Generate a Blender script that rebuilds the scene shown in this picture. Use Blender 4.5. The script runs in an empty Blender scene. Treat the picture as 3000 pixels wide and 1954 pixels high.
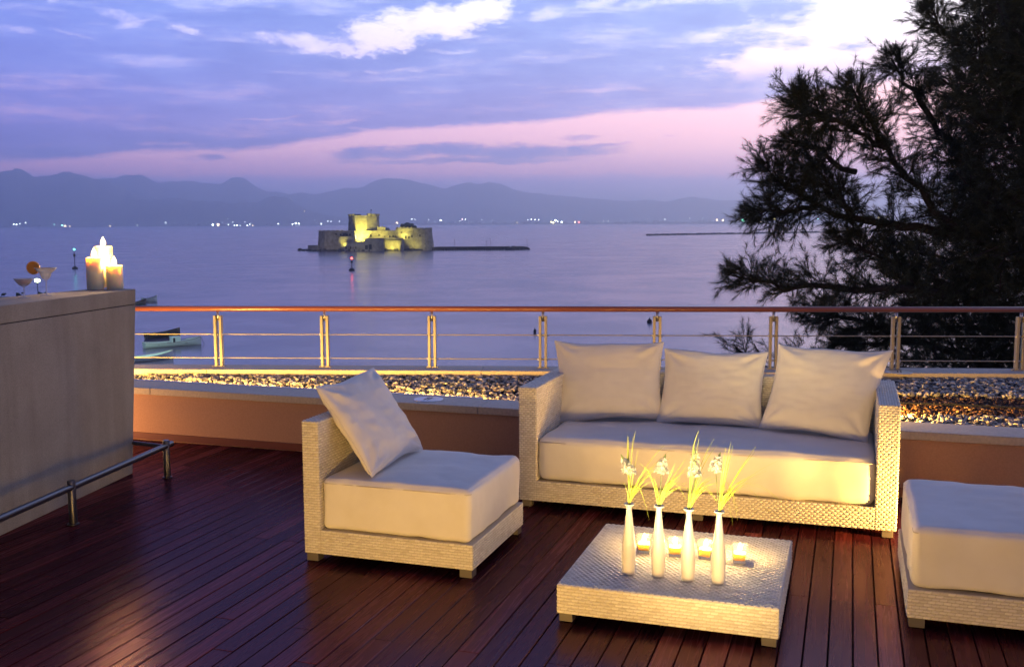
import bpy, bmesh, math, random
import numpy as np
from mathutils import Vector, Matrix, noise
random.seed(7); RNG = np.random.default_rng(7)
PI = math.pi
SC = bpy.context.scene
COL = SC.collection

# ------------------------------------------------------------------ camera
F_PX, PITCH, ROLL, YAW, EYE = 2976.6, 0.1089, 0.0043, 0.3215, 1.6
SEA = -12.4
cam = bpy.data.cameras.new('camera'); co = bpy.data.objects.new('camera', cam); COL.objects.link(co)
co.location = (0, 0, EYE)
co.rotation_euler = (Matrix.Rotation(YAW, 3, 'Z') @ Matrix.Rotation(PI/2-PITCH, 3, 'X') @ Matrix.Rotation(-ROLL, 3, 'Z')).to_euler()
cam.lens = F_PX/3000*36; cam.sensor_width = 36; cam.sensor_fit = 'HORIZONTAL'
cam.clip_start = 0.05; cam.clip_end = 80000
SC.camera = co

def ray(px, py):                       # direction of a point of the photograph (3000 x 1954)
    X, Y = px-1500, py-977
    s, c = math.sin(ROLL), math.cos(ROLL)
    x, y = c*X-s*Y, s*X+c*Y
    s, c = math.sin(PITCH), math.cos(PITCH)
    F = F_PX*c - y*s; U = -F_PX*s - y*c
    s, c = math.sin(YAW), math.cos(YAW)
    return Vector((-s*F+c*x, c*F+s*x, U))
def at(px, py, ax='z', val=0.0):
    d = ray(px, py); i = 'xyz'.index(ax); o = Vector((0, 0, EYE))
    return o + d*((val-o[i])/d[i])
def atd(px, py, depth):                # point at a distance along the heading
    d = ray(px, py); f = -math.sin(YAW)*d.x+math.cos(YAW)*d.y
    return Vector((0, 0, EYE)) + d*(depth/f)
Dp = lambda x, y: (x*1.2605, y*1.2605)

def lin(r, g, b):
    f = lambda c: ((c/255+0.055)/1.055)**2.4 if c > 10 else c/255/12.92
    return (f(r), f(g), f(b), 1)

# ------------------------------------------------------------------ sky
SC.view_settings.view_transform = 'Standard'; SC.view_settings.look = 'None'
SC.view_settings.exposure = 0.0; SC.view_settings.gamma = 1.0; SC.view_settings.use_curve_mapping = False
SC.cycles.max_bounces = 8; SC.cycles.transparent_max_bounces = 16; SC.cycles.volume_bounces = 4
SC.cycles.sample_clamp_indirect = 4.0
W = bpy.data.worlds.new('World'); SC.world = W; W.use_nodes = True
NT = W.node_tree; NT.nodes.clear()
class X:                                # tiny arithmetic on shader sockets
    def __init__(s, v): s.v = v.v if isinstance(v, X) else v
    def _op(a, op, b=None, c=None, clamp=False):
        n = NT.nodes.new('ShaderNodeMath'); n.operation = op; n.use_clamp = clamp
        for i, q in enumerate((a, b, c)):
            if q is None: continue
            q = q.v if isinstance(q, X) else q
            if isinstance(q, (int, float)): n.inputs[i].default_value = q
            else: NT.links.new(q, n.inputs[i])
        return X(n.outputs[0])
    def __add__(a, b): return a._op('ADD', b)
    __radd__ = __add__
    def __sub__(a, b): return a._op('SUBTRACT', b)
    def __rsub__(a, b): return X(b)._op('SUBTRACT', a)
    def __mul__(a, b): return a._op('MULTIPLY', b)
    __rmul__ = __mul__
    def __truediv__(a, b): return a._op('DIVIDE', b)
    def sat(a): return a._op('MULTIPLY', 1.0, clamp=True)
def mx(a, b): return X(a)._op('MAXIMUM', b)
def smooth(v, lo, hi):
    n = NT.nodes.new('ShaderNodeMapRange'); n.interpolation_type = 'SMOOTHSTEP'
    NT.links.new(v.v, n.inputs[0]); n.inputs[1].default_value = lo; n.inputs[2].default_value = hi
    return X(n.outputs[0])
def ramp(v, lo, hi, stops):
    n = NT.nodes.new('ShaderNodeMapRange'); NT.links.new(v.v, n.inputs[0]); n.inputs[1].default_value = lo; n.inputs[2].default_value = hi
    r = NT.nodes.new('ShaderNodeValToRGB'); NT.links.new(n.outputs[0], r.inputs[0])
    el = r.color_ramp.elements
    while len(el) < len(stops): el.new(0.5)
    for e, (p, c) in zip(el, stops): e.position = min(1, max(0, (p-lo)/(hi-lo))); e.color = c
    return r.outputs[0]
def mixc(f, a, b, mode='MIX'):
    n = NT.nodes.new('ShaderNodeMix'); n.data_type = 'RGBA'; n.blend_type = mode
    for s, q in ((n.inputs[0], f), (n.inputs[6], a), (n.inputs[7], b)):
        q = q.v if isinstance(q, X) else q
        if isinstance(q, (int, float, tuple)): s.default_value = q
        else: NT.links.new(q, s)
    return n.outputs[2]
tc = NT.nodes.new('ShaderNodeTexCoord')
rot = NT.nodes.new('ShaderNodeVectorRotate'); rot.rotation_type = 'Z_AXIS'; rot.inputs['Angle'].default_value = -YAW
NT.links.new(tc.outputs['Generated'], rot.inputs[0])
sp = NT.nodes.new('ShaderNodeSeparateXYZ'); NT.links.new(rot.outputs[0], sp.inputs[0])
dx, dy, dz = X(sp.outputs[0]), X(sp.outputs[1]), X(sp.outputs[2])
DEG = 180/PI
az0 = dx._op('ARCTAN2', dy)*DEG; el0 = dz._op('ARCSINE')*DEG
def nz(scale, stretch, detail=6, rough=0.6, seed=0.0):
    m = NT.nodes.new('ShaderNodeMapping'); m.inputs['Scale'].default_value = (scale, scale, scale*stretch); m.inputs['Location'].default_value = (seed, seed*1.7, seed*.3)
    NT.links.new(rot.outputs[0], m.inputs[0])
    n = NT.nodes.new('ShaderNodeTexNoise'); n.inputs['Scale'].default_value = 1; n.inputs['Detail'].default_value = detail; n.inputs['Roughness'].default_value = rough
    NT.links.new(m.outputs[0], n.inputs['Vector'])
    return X(n.outputs['Fac']) - 0.5
n_big = nz(9, 3.4, 7, .62, 1.3); n_mid = nz(22, 3.2, 6, .62, 5.1); n_fine = nz(60, 3.5, 5, .6, 9.7)
n_rag = nz(26, 2.2, 9, .7, 2.2)*1.25 + nz(9, 2.6, 4, .6, 6.6)*.5
n_w = nz(14, 3, 5, .6, 21.0)
az = az0 + n_w*3.2 + n_fine*1.1; el = el0 + n_big*0.9 + n_fine*.35 + n_mid*.35
def ae(x, y):                           # azimuth, elevation (degrees) of a point of the 2380-px view
    d = ray(*Dp(x, y)); h = math.atan2(-math.sin(YAW)*d.y-math.cos(YAW)*d.x, 0.0) if 0 else None
    Fw = -math.sin(YAW)*d.x+math.cos(YAW)*d.y; R = math.cos(YAW)*d.x+math.sin(YAW)*d.y
    return math.degrees(math.atan2(R, Fw)), math.degrees(math.asin(d.z/d.length))
PXD = 2361/57.3                        # view px per degree
def blob(x, y, rx, ry, ang=0, soft=.5, nk=1.6):
    a0, e0 = ae(x, y); t = math.radians(ang)
    u = az - a0; v = el - e0
    p = (u*math.cos(t)+v*math.sin(t))/(rx/PXD); q = (v*math.cos(t)-u*math.sin(t))/(ry/PXD)
    return smooth(1.0 - (p*p+q*q) + n_rag*nk, -.1, soft*1.7)
def union(L):
    r = blob(*L[0])
    for l in L[1:]: r = mx(r, blob(*l))
    return r
gaps = union([(965, 64, 195, 52, 12, .55, 3.4), (1080, 30, 130, 36, 5, .6, 3.2), (720, 100, 135, 24, -2, .8, 3), (700, 92, 60, 8, 10, .9, 2), (860, 112, 90, 16, 0, 1.4, 3),
              (268, 38, 62, 16, -12, 1.2, 3), (300, 52, 60, 9, 14, 1.2, 2), (440, 68, 52, 11, -14, 1.2, 3), (50, 66, 48, 9, 0, 1.3, 2), (165, 76, 50, 7, -14, 1.5, 2), (110, 4, 30, 10, 0, 1.3, 2),
              (1060, 118, 70, 6, 3, 1.6, 2), (930, 165, 75, 6, 4, 1.6, 2), (850, 173, 32, 5, 0, 1.6, 2), (1285, 32, 60, 16, 14, 1.6, 3), (1400, 12, 55, 14, 5, 1.6, 3), (1560, 6, 110, 14, 3, 1.6, 3)])
streak = union([(620, 271, 95, 4, 2, 1.2, 2), (785, 284, 62, 8, 3, 1.2, 2), (400, 337, 78, 5, 1, 1.5, 2), (850, 303, 60, 5, -4, 1.5, 2), (1640, 165, 60, 5, 2, 1.6, 3)])
dark = union([(960, 350, 240, 21, 2, .6, 1.6), (1200, 355, 260, 23, 0, .6, 1.6), (1080, 375, 380, 9, 0, .8, 1), (1330, 322, 75, 9, 2, 1, 2), (1370, 342, 105, 7, 3, 1, 1.5), (590, 333, 100, 12, 4, .8, 2), (470, 349, 150, 7, 4, 1, 1.5), (480, 370, 52, 8, 3, 1, 2), (1560, 314, 35, 3, 0, 1.5, 1), (1840, 60, 110, 12, 3, 2.2, 2)])
# lower edge of the cloud bank: elevation as a function of azimuth
edge_pts = [(0, 384), (150, 374), (330, 356), (560, 352), (760, 325), (900, 305), (1130, 294), (1290, 283), (1450, 264), (1700, 253), (1790, 238), (1870, 218), (1980, 200)]
fc = NT.nodes.new('ShaderNodeFloatCurve'); NT.links.new(((az+60)/120).v, fc.inputs[1])
cv = fc.mapping.curves[0]; fc.mapping.use_clip = False
pts = [(0.0, 2.2/20)] + [((ae(x, y)[0]+60)/120, ae(x, y)[1]/20) for x, y in edge_pts] + [(1.0, 8.5/20)]
while len(cv.points) < len(pts): cv.points.new(.5, .5)
for p, (u, v) in zip(cv.points, pts): p.location = (u, v); p.handle_type = 'AUTO_CLAMPED'
fc.mapping.update()
edge = X(fc.outputs[0])*20
bank = smooth(el0 + n_mid*.5 + n_fine*.45 - edge, -.12, .3)
# the bank thins towards the right and higher up into streaks
thin = smooth(az0*0.085 - 0.55 + n_big*2.6 + n_mid*1.1, .35, .95)*smooth(el0 + n_mid*2, 6.6, 9.0)
ext = smooth(az0*az0, 900, 3600)       # outside the frame broken cloud goes on all round
bank = bank*(1.0 - thin*(1.0-ext)*.95)
opn = smooth(n_big*2.2 + n_mid*.8, .12, .5)*smooth(el0, 15, 32)
n_st = nz(7, 9.0, 6, .6, 33.0)
wisp = smooth(n_st + n_fine*.25, -.02, .30)*.42
cover = mx(bank*(1.0 - wisp)*(1.0 - gaps*.97)*(1.0-opn*.7)*(1.0 - streak*.7), dark)
clear = ramp(el0, 0, 40, [(0, lin(196, 164, 208)), (2.2, lin(226, 156, 186)), (4.0, lin(255, 188, 190)), (6.5, lin(244, 192, 198)), (8.5, lin(226, 208, 224)), (12, lin(228, 228, 244)), (22, lin(175, 186, 222)), (40, lin(122, 138, 192))])
cloud = ramp(el0 + n_big*2, 0, 40, [(0, lin(112, 106, 168)), (3, lin(116, 108, 170)), (5.5, lin(130, 121, 182)), (8, lin(118, 127, 188)), (12, lin(110, 132, 192)), (22, lin(86, 104, 160)), (40, lin(72, 86, 138))])
side = ramp(az0, -180, 180, [(-180, (.13, .125, .14, 1)), (-75, (.24, .25, .34, 1)), (-25, (.74, .72, .90, 1)), (-8, (.92, .9, .97, 1)), (6, (1.12, 1.07, 1.0, 1)), (22, (1.34, 1.28, 1.12, 1)), (60, (1.0, 1.0, 1.0, 1)), (180, (.13, .125, .14, 1))])
cloud_side = ramp(az0, -180, 180, [(-180, (.13, .125, .14, 1)), (-75, (.26, .27, .38, 1)), (-25, (.66, .72, .98, 1)), (-5, (.95, .95, .98, 1)), (6, (1.15, 1.12, 1.03, 1)), (20, (1.6, 1.5, 1.15, 1)), (60, (1.1, 1.05, 1.0, 1)), (180, (.13, .125, .14, 1))])
clear = mixc(1.0, clear, side, 'MULTIPLY'); cloud = mixc(1.0, cloud, cloud_side, 'MULTIPLY')
tex = ramp(n_mid*1.2 + n_big + n_st*1.2, -.5, .5, [(-.5, (.74, .76, .84, 1)), (0, (1, 1, 1, 1)), (.5, (1.34, 1.3, 1.14, 1))])
cloud = mixc(1.0, cloud, tex, 'MULTIPLY')
col = mixc(cover.sat(), clear, cloud)
low = smooth(el0 + n_mid*.55 + n_fine*.15, 2.75, 2.15)*0.75 
lowcol = mixc(1.0, ramp(az0, -30, 30, [(-30, lin(112, 124, 204)), (0, lin(156, 144, 212)), (30, lin(184, 156, 214))]), (1, 1, 1, 1), 'MULTIPLY')
col = mixc(low.sat(), col, lowcol)
hs = NT.nodes.new('ShaderNodeHueSaturation'); NT.links.new(col, hs.inputs['Color']); hs.inputs['Saturation'].default_value = 0.94
bg = NT.nodes.new('ShaderNodeBackground'); NT.links.new(hs.outputs[0], bg.inputs[0]); bg.inputs[1].default_value = 2.25
wo = NT.nodes.new('ShaderNodeOutputWorld'); NT.links.new(bg.outputs[0], wo.inputs[0])

# ------------------------------------------------------------------ materials
def mat(name, color=(.5, .5, .5), rough=.6, **k):
    m = bpy.data.materials.new(name); m.use_nodes = True; b = m.node_tree.nodes['Principled BSDF']
    b.inputs['Base Color'].default_value = (*color[:3], 1); b.inputs['Roughness'].default_value = rough
    for kk, v in k.items():
        kk = kk.replace('_', ' '); b.inputs[kk].default_value = v
    return m
def nodes(m): return m.node_tree.nodes, m.node_tree.links, m.node_tree.nodes['Principled BSDF']
def texnoise(m, scale=10, detail=4, vec='Object', stretch=(1, 1, 1), rough=.55):
    N, L, b = nodes(m); t = N.new('ShaderNodeTexCoord'); mp = N.new('ShaderNodeMapping'); mp.inputs['Scale'].default_value = stretch
    L.new(t.outputs[vec], mp.inputs[0]); n = N.new('ShaderNodeTexNoise'); n.inputs['Scale'].default_value = scale; n.inputs['Detail'].default_value = detail; n.inputs['Roughness'].default_value = rough
    L.new(mp.outputs[0], n.inputs['Vector']); return n, mp
def colorize(m, n, stops, sock='Base Color'):
    N, L, b = nodes(m); r = N.new('ShaderNodeValToRGB'); el = r.color_ramp.elements
    while len(el) < len(stops): el.new(.5)
    for e, (p, c) in zip(el, stops): e.position = p; e.color = (*c[:3], 1)
    L.new(n, r.inputs[0])
    if sock: L.new(r.outputs[0], b.inputs[sock])
    return r
def bump(m, n, dist=.001, strength=.5):
    N, L, b = nodes(m); u = N.new('ShaderNodeBump'); u.inputs['Distance'].default_value = dist; u.inputs['Strength'].default_value = strength
    L.new(n, u.inputs['Height']); L.new(u.outputs[0], b.inputs['Normal']); return u

def wood_mat():
    m = mat('dark_hardwood', rough=.42); N, L, b = nodes(m)
    oi = N.new('ShaderNodeObjectInfo'); t = N.new('ShaderNodeTexCoord')
    ad = N.new('ShaderNodeVectorMath'); ad.operation = 'MULTIPLY_ADD'
    cb = N.new('ShaderNodeCombineXYZ')
    for i in range(3): L.new(oi.outputs['Random'], cb.inputs[i])
    ad.inputs[1].default_value = (37, 91, 13); L.new(cb.outputs[0], ad.inputs[0]); L.new(t.outputs['Object'], ad.inputs[2])
    mp = N.new('ShaderNodeMapping'); mp.inputs['Scale'].default_value = (26, 1.1, 26); L.new(ad.outputs[0], mp.inputs[0])
    n = N.new('ShaderNodeTexNoise'); n.inputs['Scale'].default_value = 1.5; n.inputs['Detail'].default_value = 7; n.inputs['Roughness'].default_value = .65; n.inputs['Distortion'].default_value = .6
    L.new(mp.outputs[0], n.inputs['Vector'])
    r1 = N.new('ShaderNodeValToRGB'); e = r1.color_ramp.elements
    for p, c in ((0, (.020, .0030, .0048)), (.35, (.034, .0048, .0075)), (.68, (.056, .008, .010)), (.88, (.095, .017, .017)), (1, (.21, .055, .04))):
        if p in (0, 1): q = e[0 if p == 0 else -1]
        else: q = e.new(p)
        q.color = (*c, 1)
    L.new(oi.outputs['Random'], r1.inputs[0])
    r2 = N.new('ShaderNodeValToRGB'); r2.color_ramp.elements[0].position = .28; r2.color_ramp.elements[0].color = (.5, .46, .44, 1); r2.color_ramp.elements[1].position = .75; r2.color_ramp.elements[1].color = (1.5, 1.4, 1.35, 1)
    L.new(n.outputs[0], r2.inputs[0])
    mx_ = N.new('ShaderNodeMix'); mx_.data_type = 'RGBA'; mx_.blend_type = 'MULTIPLY'; mx_.inputs[0].default_value = 1
    L.new(r1.outputs[0], mx_.inputs[6]); L.new(r2.outputs[0], mx_.inputs[7]); L.new(mx_.outputs[2], b.inputs['Base Color'])
    rr = N.new('ShaderNodeMapRange'); rr.inputs[3].default_value = .20; rr.inputs[4].default_value = .34; L.new(n.outputs[0], rr.inputs[0]); L.new(rr.outputs[0], b.inputs['Roughness'])
    bump(m, n.outputs[0], .0006, .2); b.inputs['Specular IOR Level'].default_value = .10; b.inputs['Specular Tint'].default_value = (1, .5, .55, 1)
    bn = [q for q in N if q.type == 'BUMP'][0]     # oiled hardwood: diffuse body under a thin red-brown oil sheen
    df = N.new('ShaderNodeBsdfDiffuse'); gy = N.new('ShaderNodeBsdfGlossy'); fr = N.new('ShaderNodeFresnel'); fr.inputs[0].default_value = 1.22; ms = N.new('ShaderNodeMixShader')
    L.new(mx_.outputs[2], df.inputs[0]); gy.inputs[0].default_value = (.78, .48, .60, 1); L.new(rr.outputs[0], gy.inputs['Roughness']); L.new(bn.outputs[0], df.inputs['Normal']); L.new(bn.outputs[0], gy.inputs['Normal'])
    fm = N.new('ShaderNodeMath'); fm.operation = 'MULTIPLY'; fm.inputs[1].default_value = .105; L.new(fr.outputs[0], fm.inputs[0])
    L.new(fm.outputs[0], ms.inputs[0]); L.new(df.outputs[0], ms.inputs[1]); L.new(gy.outputs[0], ms.inputs[2]); L.new(ms.outputs[0], N['Material Output'].inputs[0]); N.remove(b)
    return m
M = {}
M['wood'] = wood_mat()
M['void'] = mat('dark_gap', (.012, .008, .007), .9)
m = M['plaster'] = mat('grey_render', rough=.9); n, _ = texnoise(m, 210, 3); n2, _ = texnoise(m, 3.2, 5)
colorize(m, n.outputs[0], [(.25, (.225, .205, .175)), (.75, (.385, .355, .305))])
N, L, b = nodes(m); mm = N.new('ShaderNodeMix'); mm.data_type = 'RGBA'; mm.blend_type = 'MULTIPLY'; mm.inputs[0].default_value = .5
r = [x for x in N if x.type == 'VALTORGB'][0]; L.new(r.outputs[0], mm.inputs[6]); r3 = colorize(m, n2.outputs[0], [(.3, (.6, .6, .62)), (.7, (1.1, 1.08, 1.05))], None); L.new(r3.outputs[0], mm.inputs[7]); L.new(mm.outputs[2], b.inputs['Base Color'])
n4, mp4 = texnoise(m, 1.0, 5, stretch=(7, 7, .55)); r4 = colorize(m, n4.outputs[0], [(.34, (.80, .79, .78)), (.6, (1.04, 1.04, 1.03))], None)
mm4 = N.new('ShaderNodeMix'); mm4.data_type = 'RGBA'; mm4.blend_type = 'MULTIPLY'; mm4.inputs[0].default_value = .8; L.new(mm.outputs[2], mm4.inputs[6]); L.new(r4.outputs[0], mm4.inputs[7]); L.new(mm4.outputs[2], b.inputs['Base Color'])
bump(m, n.outputs[0], .0015, .6)
m = M['plaster_top'] = mat('pale_stone_coping', rough=.75); n, _ = texnoise(m, 60, 5); colorize(m, n.outputs[0], [(.3, (.46, .40, .32)), (.7, (.60, .53, .43))]); bump(m, n.outputs[0], .0008, .4)
m = M['terracotta'] = mat('terracotta_paint', rough=.85); n, _ = texnoise(m, 90, 4); colorize(m, n.outputs[0], [(.3, (.44, .25, .165)), (.7, (.51, .30, .20))]); bump(m, n.outputs[0], .0008, .5)
M['skirt'] = mat('red_skirting', (.16, .045, .035), .5)
m = M['wicker'] = mat('ivory_resin_wicker', rough=.58); N, L, b = nodes(m); g = N.new('ShaderNodeNewGeometry'); colorize(m, g.outputs['Random Per Island'], [(0, (.58, .52, .41)), (.25, (.66, .61, .50)), (1, (.75, .70, .59))])
M['wicker_gap'] = mat('wicker_shadow_core', (.50, .44, .33), .8)
m = M['fabric'] = mat('cream_canvas', rough=1.0, Sheen_Weight=.15); n, _ = texnoise(m, 900, 2); n2, _ = texnoise(m, 6, 4); colorize(m, n2.outputs[0], [(.3, (.72, .67, .58)), (.7, (.79, .745, .66))])
bump(m, n.outputs[0], .0008, .35)
M['piping'] = mat('canvas_seam', (.55, .5, .42), 1.0)
m = M['steel'] = mat('brushed_steel', (.55, .55, .56), .35, Metallic=1.0)
m = M['post'] = mat('painted_grey_metal', (.30, .27, .22), .45, Metallic=.3)
M['handrail'] = mat('varnished_mahogany', (.19, .062, .045), .3, Coat_Weight=.25, Coat_Roughness=.15)
M['steel_dark'] = mat('dark_steel', (.10, .10, .12), .32, Metallic=.9)
M['leg'] = mat('taupe_leg', (.12, .10, .085), .5)
m = M['ceramic'] = mat('matt_cream_ceramic', (.66, .61, .53), .4)
m = M['pebble'] = mat('river_pebble', rough=.5); N, L, b = nodes(m); g = N.new('ShaderNodeNewGeometry')
colorize(m, g.outputs['Random Per Island'], [(0, (.06, .06, .062)), (.22, (.12, .115, .115)), (.42, (.24, .23, .22)), (.6, (.50, .45, .36)), (.85, (.70, .63, .50)), (1, (.45, .32, .22))])
m = M['bark'] = mat('bark_mulch', rough=.8); N, L, b = nodes(m); g = N.new('ShaderNodeNewGeometry')
colorize(m, g.outputs['Random Per Island'], [(0, (.05, .025, .015)), (.5, (.12, .055, .03)), (.85, (.25, .12, .05)), (1, (.5, .32, .15))])
m = M['soil'] = mat('dark_soil', (.03, .022, .018), .95)
for key, mname, dif in (('glass', 'clear_glass', .012), ('glass_bar', 'glint_white_glass', .30)):  # diffuse white in the bar glass paints in its glints and brightness
    m = M[key] = bpy.data.materials.new(mname); m.use_nodes = True; N = m.node_tree.nodes; N.clear(); L = m.node_tree.links
    tr = N.new('ShaderNodeBsdfTransparent'); tr.inputs[0].default_value = (.95, .96, .96, 1); gl = N.new('ShaderNodeBsdfGlossy'); gl.inputs['Roughness'].default_value = .12
    lw = N.new('ShaderNodeLayerWeight'); lw.inputs[0].default_value = .15; ms = N.new('ShaderNodeMixShader'); o = N.new('ShaderNodeOutputMaterial')
    L.new(lw.outputs['Fresnel'], ms.inputs[0]); L.new(tr.outputs[0], ms.inputs[1]); L.new(gl.outputs[0], ms.inputs[2]); fd = N.new('ShaderNodeBsdfDiffuse'); fd.inputs[0].default_value = (.95, .93, .88, 1); m2_ = N.new('ShaderNodeMixShader'); m2_.inputs[0].default_value = dif; L.new(ms.outputs[0], m2_.inputs[1]); L.new(fd.outputs[0], m2_.inputs[2]); L.new(m2_.outputs[0], o.inputs[0])
M['wax'] = mat('ivory_wax', (.94, .80, .54), .45, Subsurface_Weight=1.0, Subsurface_Scale=.03)
M['wax'].node_tree.nodes['Principled BSDF'].inputs['Subsurface Radius'].default_value = (1, .82, .45)
M['wax_o'] = mat('amber_wax', (.98, .72, .25), .4, Subsurface_Weight=1.0, Subsurface_Scale=.02)
M['wax_o'].node_tree.nodes['Principled BSDF'].inputs['Subsurface Radius'].default_value = (1, .8, .4)
def emis(name, c, s):
    m = mat(name, (0, 0, 0), .5); b = m.node_tree.nodes['Principled BSDF']; b.inputs['Emission Color'].default_value = (*c, 1); b.inputs['Emission Strength'].default_value = s; return m
m = M['flame'] = bpy.data.materials.new('candle_flame'); m.use_nodes = True; N = m.node_tree.nodes; N.clear(); L = m.node_tree.links
em = N.new('ShaderNodeEmission'); em.inputs[0].default_value = (1, .66, .25, 1); em.inputs[1].default_value = 7; tr = N.new('ShaderNodeBsdfTransparent'); ad = N.new('ShaderNodeAddShader'); o = N.new('ShaderNodeOutputMaterial')
L.new(em.outputs[0], ad.inputs[0]); L.new(tr.outputs[0], ad.inputs[1]); L.new(ad.outputs[0], o.inputs[0])
M['wick'] = mat('wick', (.02, .015, .01), .9)
M['red_drink'] = mat('red_drink', (.55, .02, .02), .1, Alpha=.95)
M['pale_drink'] = mat('pale_drink', (.85, .86, .7), .1, Alpha=.3)
M['orange'] = mat('orange_slice', (.75, .30, .03), .5)
M['leaf'] = mat('grass_blade_green', (.38, .44, .035), .5)
M['stem'] = mat('flower_stem', (.10, .15, .04), .5)
M['petal'] = mat('white_petal', (.94, .92, .74), .6)
N, L, b = nodes(M['petal']); tl_ = N.new('ShaderNodeBsdfTranslucent'); tl_.inputs[0].default_value = (.9, .88, .72, 1); as_ = N.new('ShaderNodeMixShader'); as_.inputs[0].default_value = .45
L.new(b.outputs[0], as_.inputs[1]); L.new(tl_.outputs[0], as_.inputs[2]); L.new(as_.outputs[0], N['Material Output'].inputs[0])
M['bud'] = mat('green_bud', (.25, .32, .10), .6)
m = M['needle'] = mat('dark_needles', rough=.7); N, L, b = nodes(m); g = N.new('ShaderNodeNewGeometry')
colorize(m, g.outputs['Random Per Island'], [(0, (.014, .020, .009)), (.7, (.035, .048, .02)), (1, (.09, .09, .035))])
M['trunk'] = mat('dark_bark', (.035, .028, .022), .9)
m = M['fort'] = mat('old_limestone', rough=.95); n, _ = texnoise(m, .55, 8, rough=.7); n2, _ = texnoise(m, 3.0, 3, stretch=(1, 1, 2.2))
colorize(m, n.outputs[0], [(.3, (.16, .145, .11)), (.5, (.30, .28, .22)), (.72, (.44, .41, .33))]); bump(m, n2.outputs[0], .35, .7)
M['fort_dark'] = mat('dark_opening', (.012, .012, .014), .9)
M['rock'] = mat('wet_rock', (.035, .032, .03), .8)
m = M['hill'] = mat('scrub_hill', rough=1.0); n, _ = texnoise(m, .004, 6); colorize(m, n.outputs[0], [(.3, (.10, .11, .10)), (.7, (.20, .19, .17))])
M['shore'] = mat('shore_land', (.03, .032, .028), 1.0)
M['shoretree'] = mat('shore_trees', (.018, .024, .015), 1.0)
M['house'] = mat('far_house', (.3, .28, .26), .9)
M['hullw'] = mat('white_hull_paint', (.62, .72, .68), .5)
M['hulld'] = mat('dark_hull_paint', (.05, .04, .045), .6)
M['deckpaint'] = mat('boat_thwart_paint', (.35, .30, .28), .6)
M['black'] = mat('black_paint', (.01, .01, .012), .6)
M['concrete'] = mat('quay_concrete', (.12, .11, .10), .9)
m = M['sea'] = mat('sea_water', (.095, .080, .14), .2, IOR=1.33); N, L, b = nodes(m)
n, mp = texnoise(m, 1.0, 4, stretch=(.05, .05, .05)); n2, mp2 = texnoise(m, 1.0, 3, stretch=(1.1, 1.6, 1))
rr = N.new('ShaderNodeMapRange'); L.new(n.outputs[0], rr.inputs[0]); rr.inputs[1].default_value = .35; rr.inputs[2].default_value = .65; rr.inputs[3].default_value = .17; rr.inputs[4].default_value = .23; L.new(rr.outputs[0], b.inputs['Roughness'])
bump(m, n2.outputs[0], .05, .35)

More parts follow.
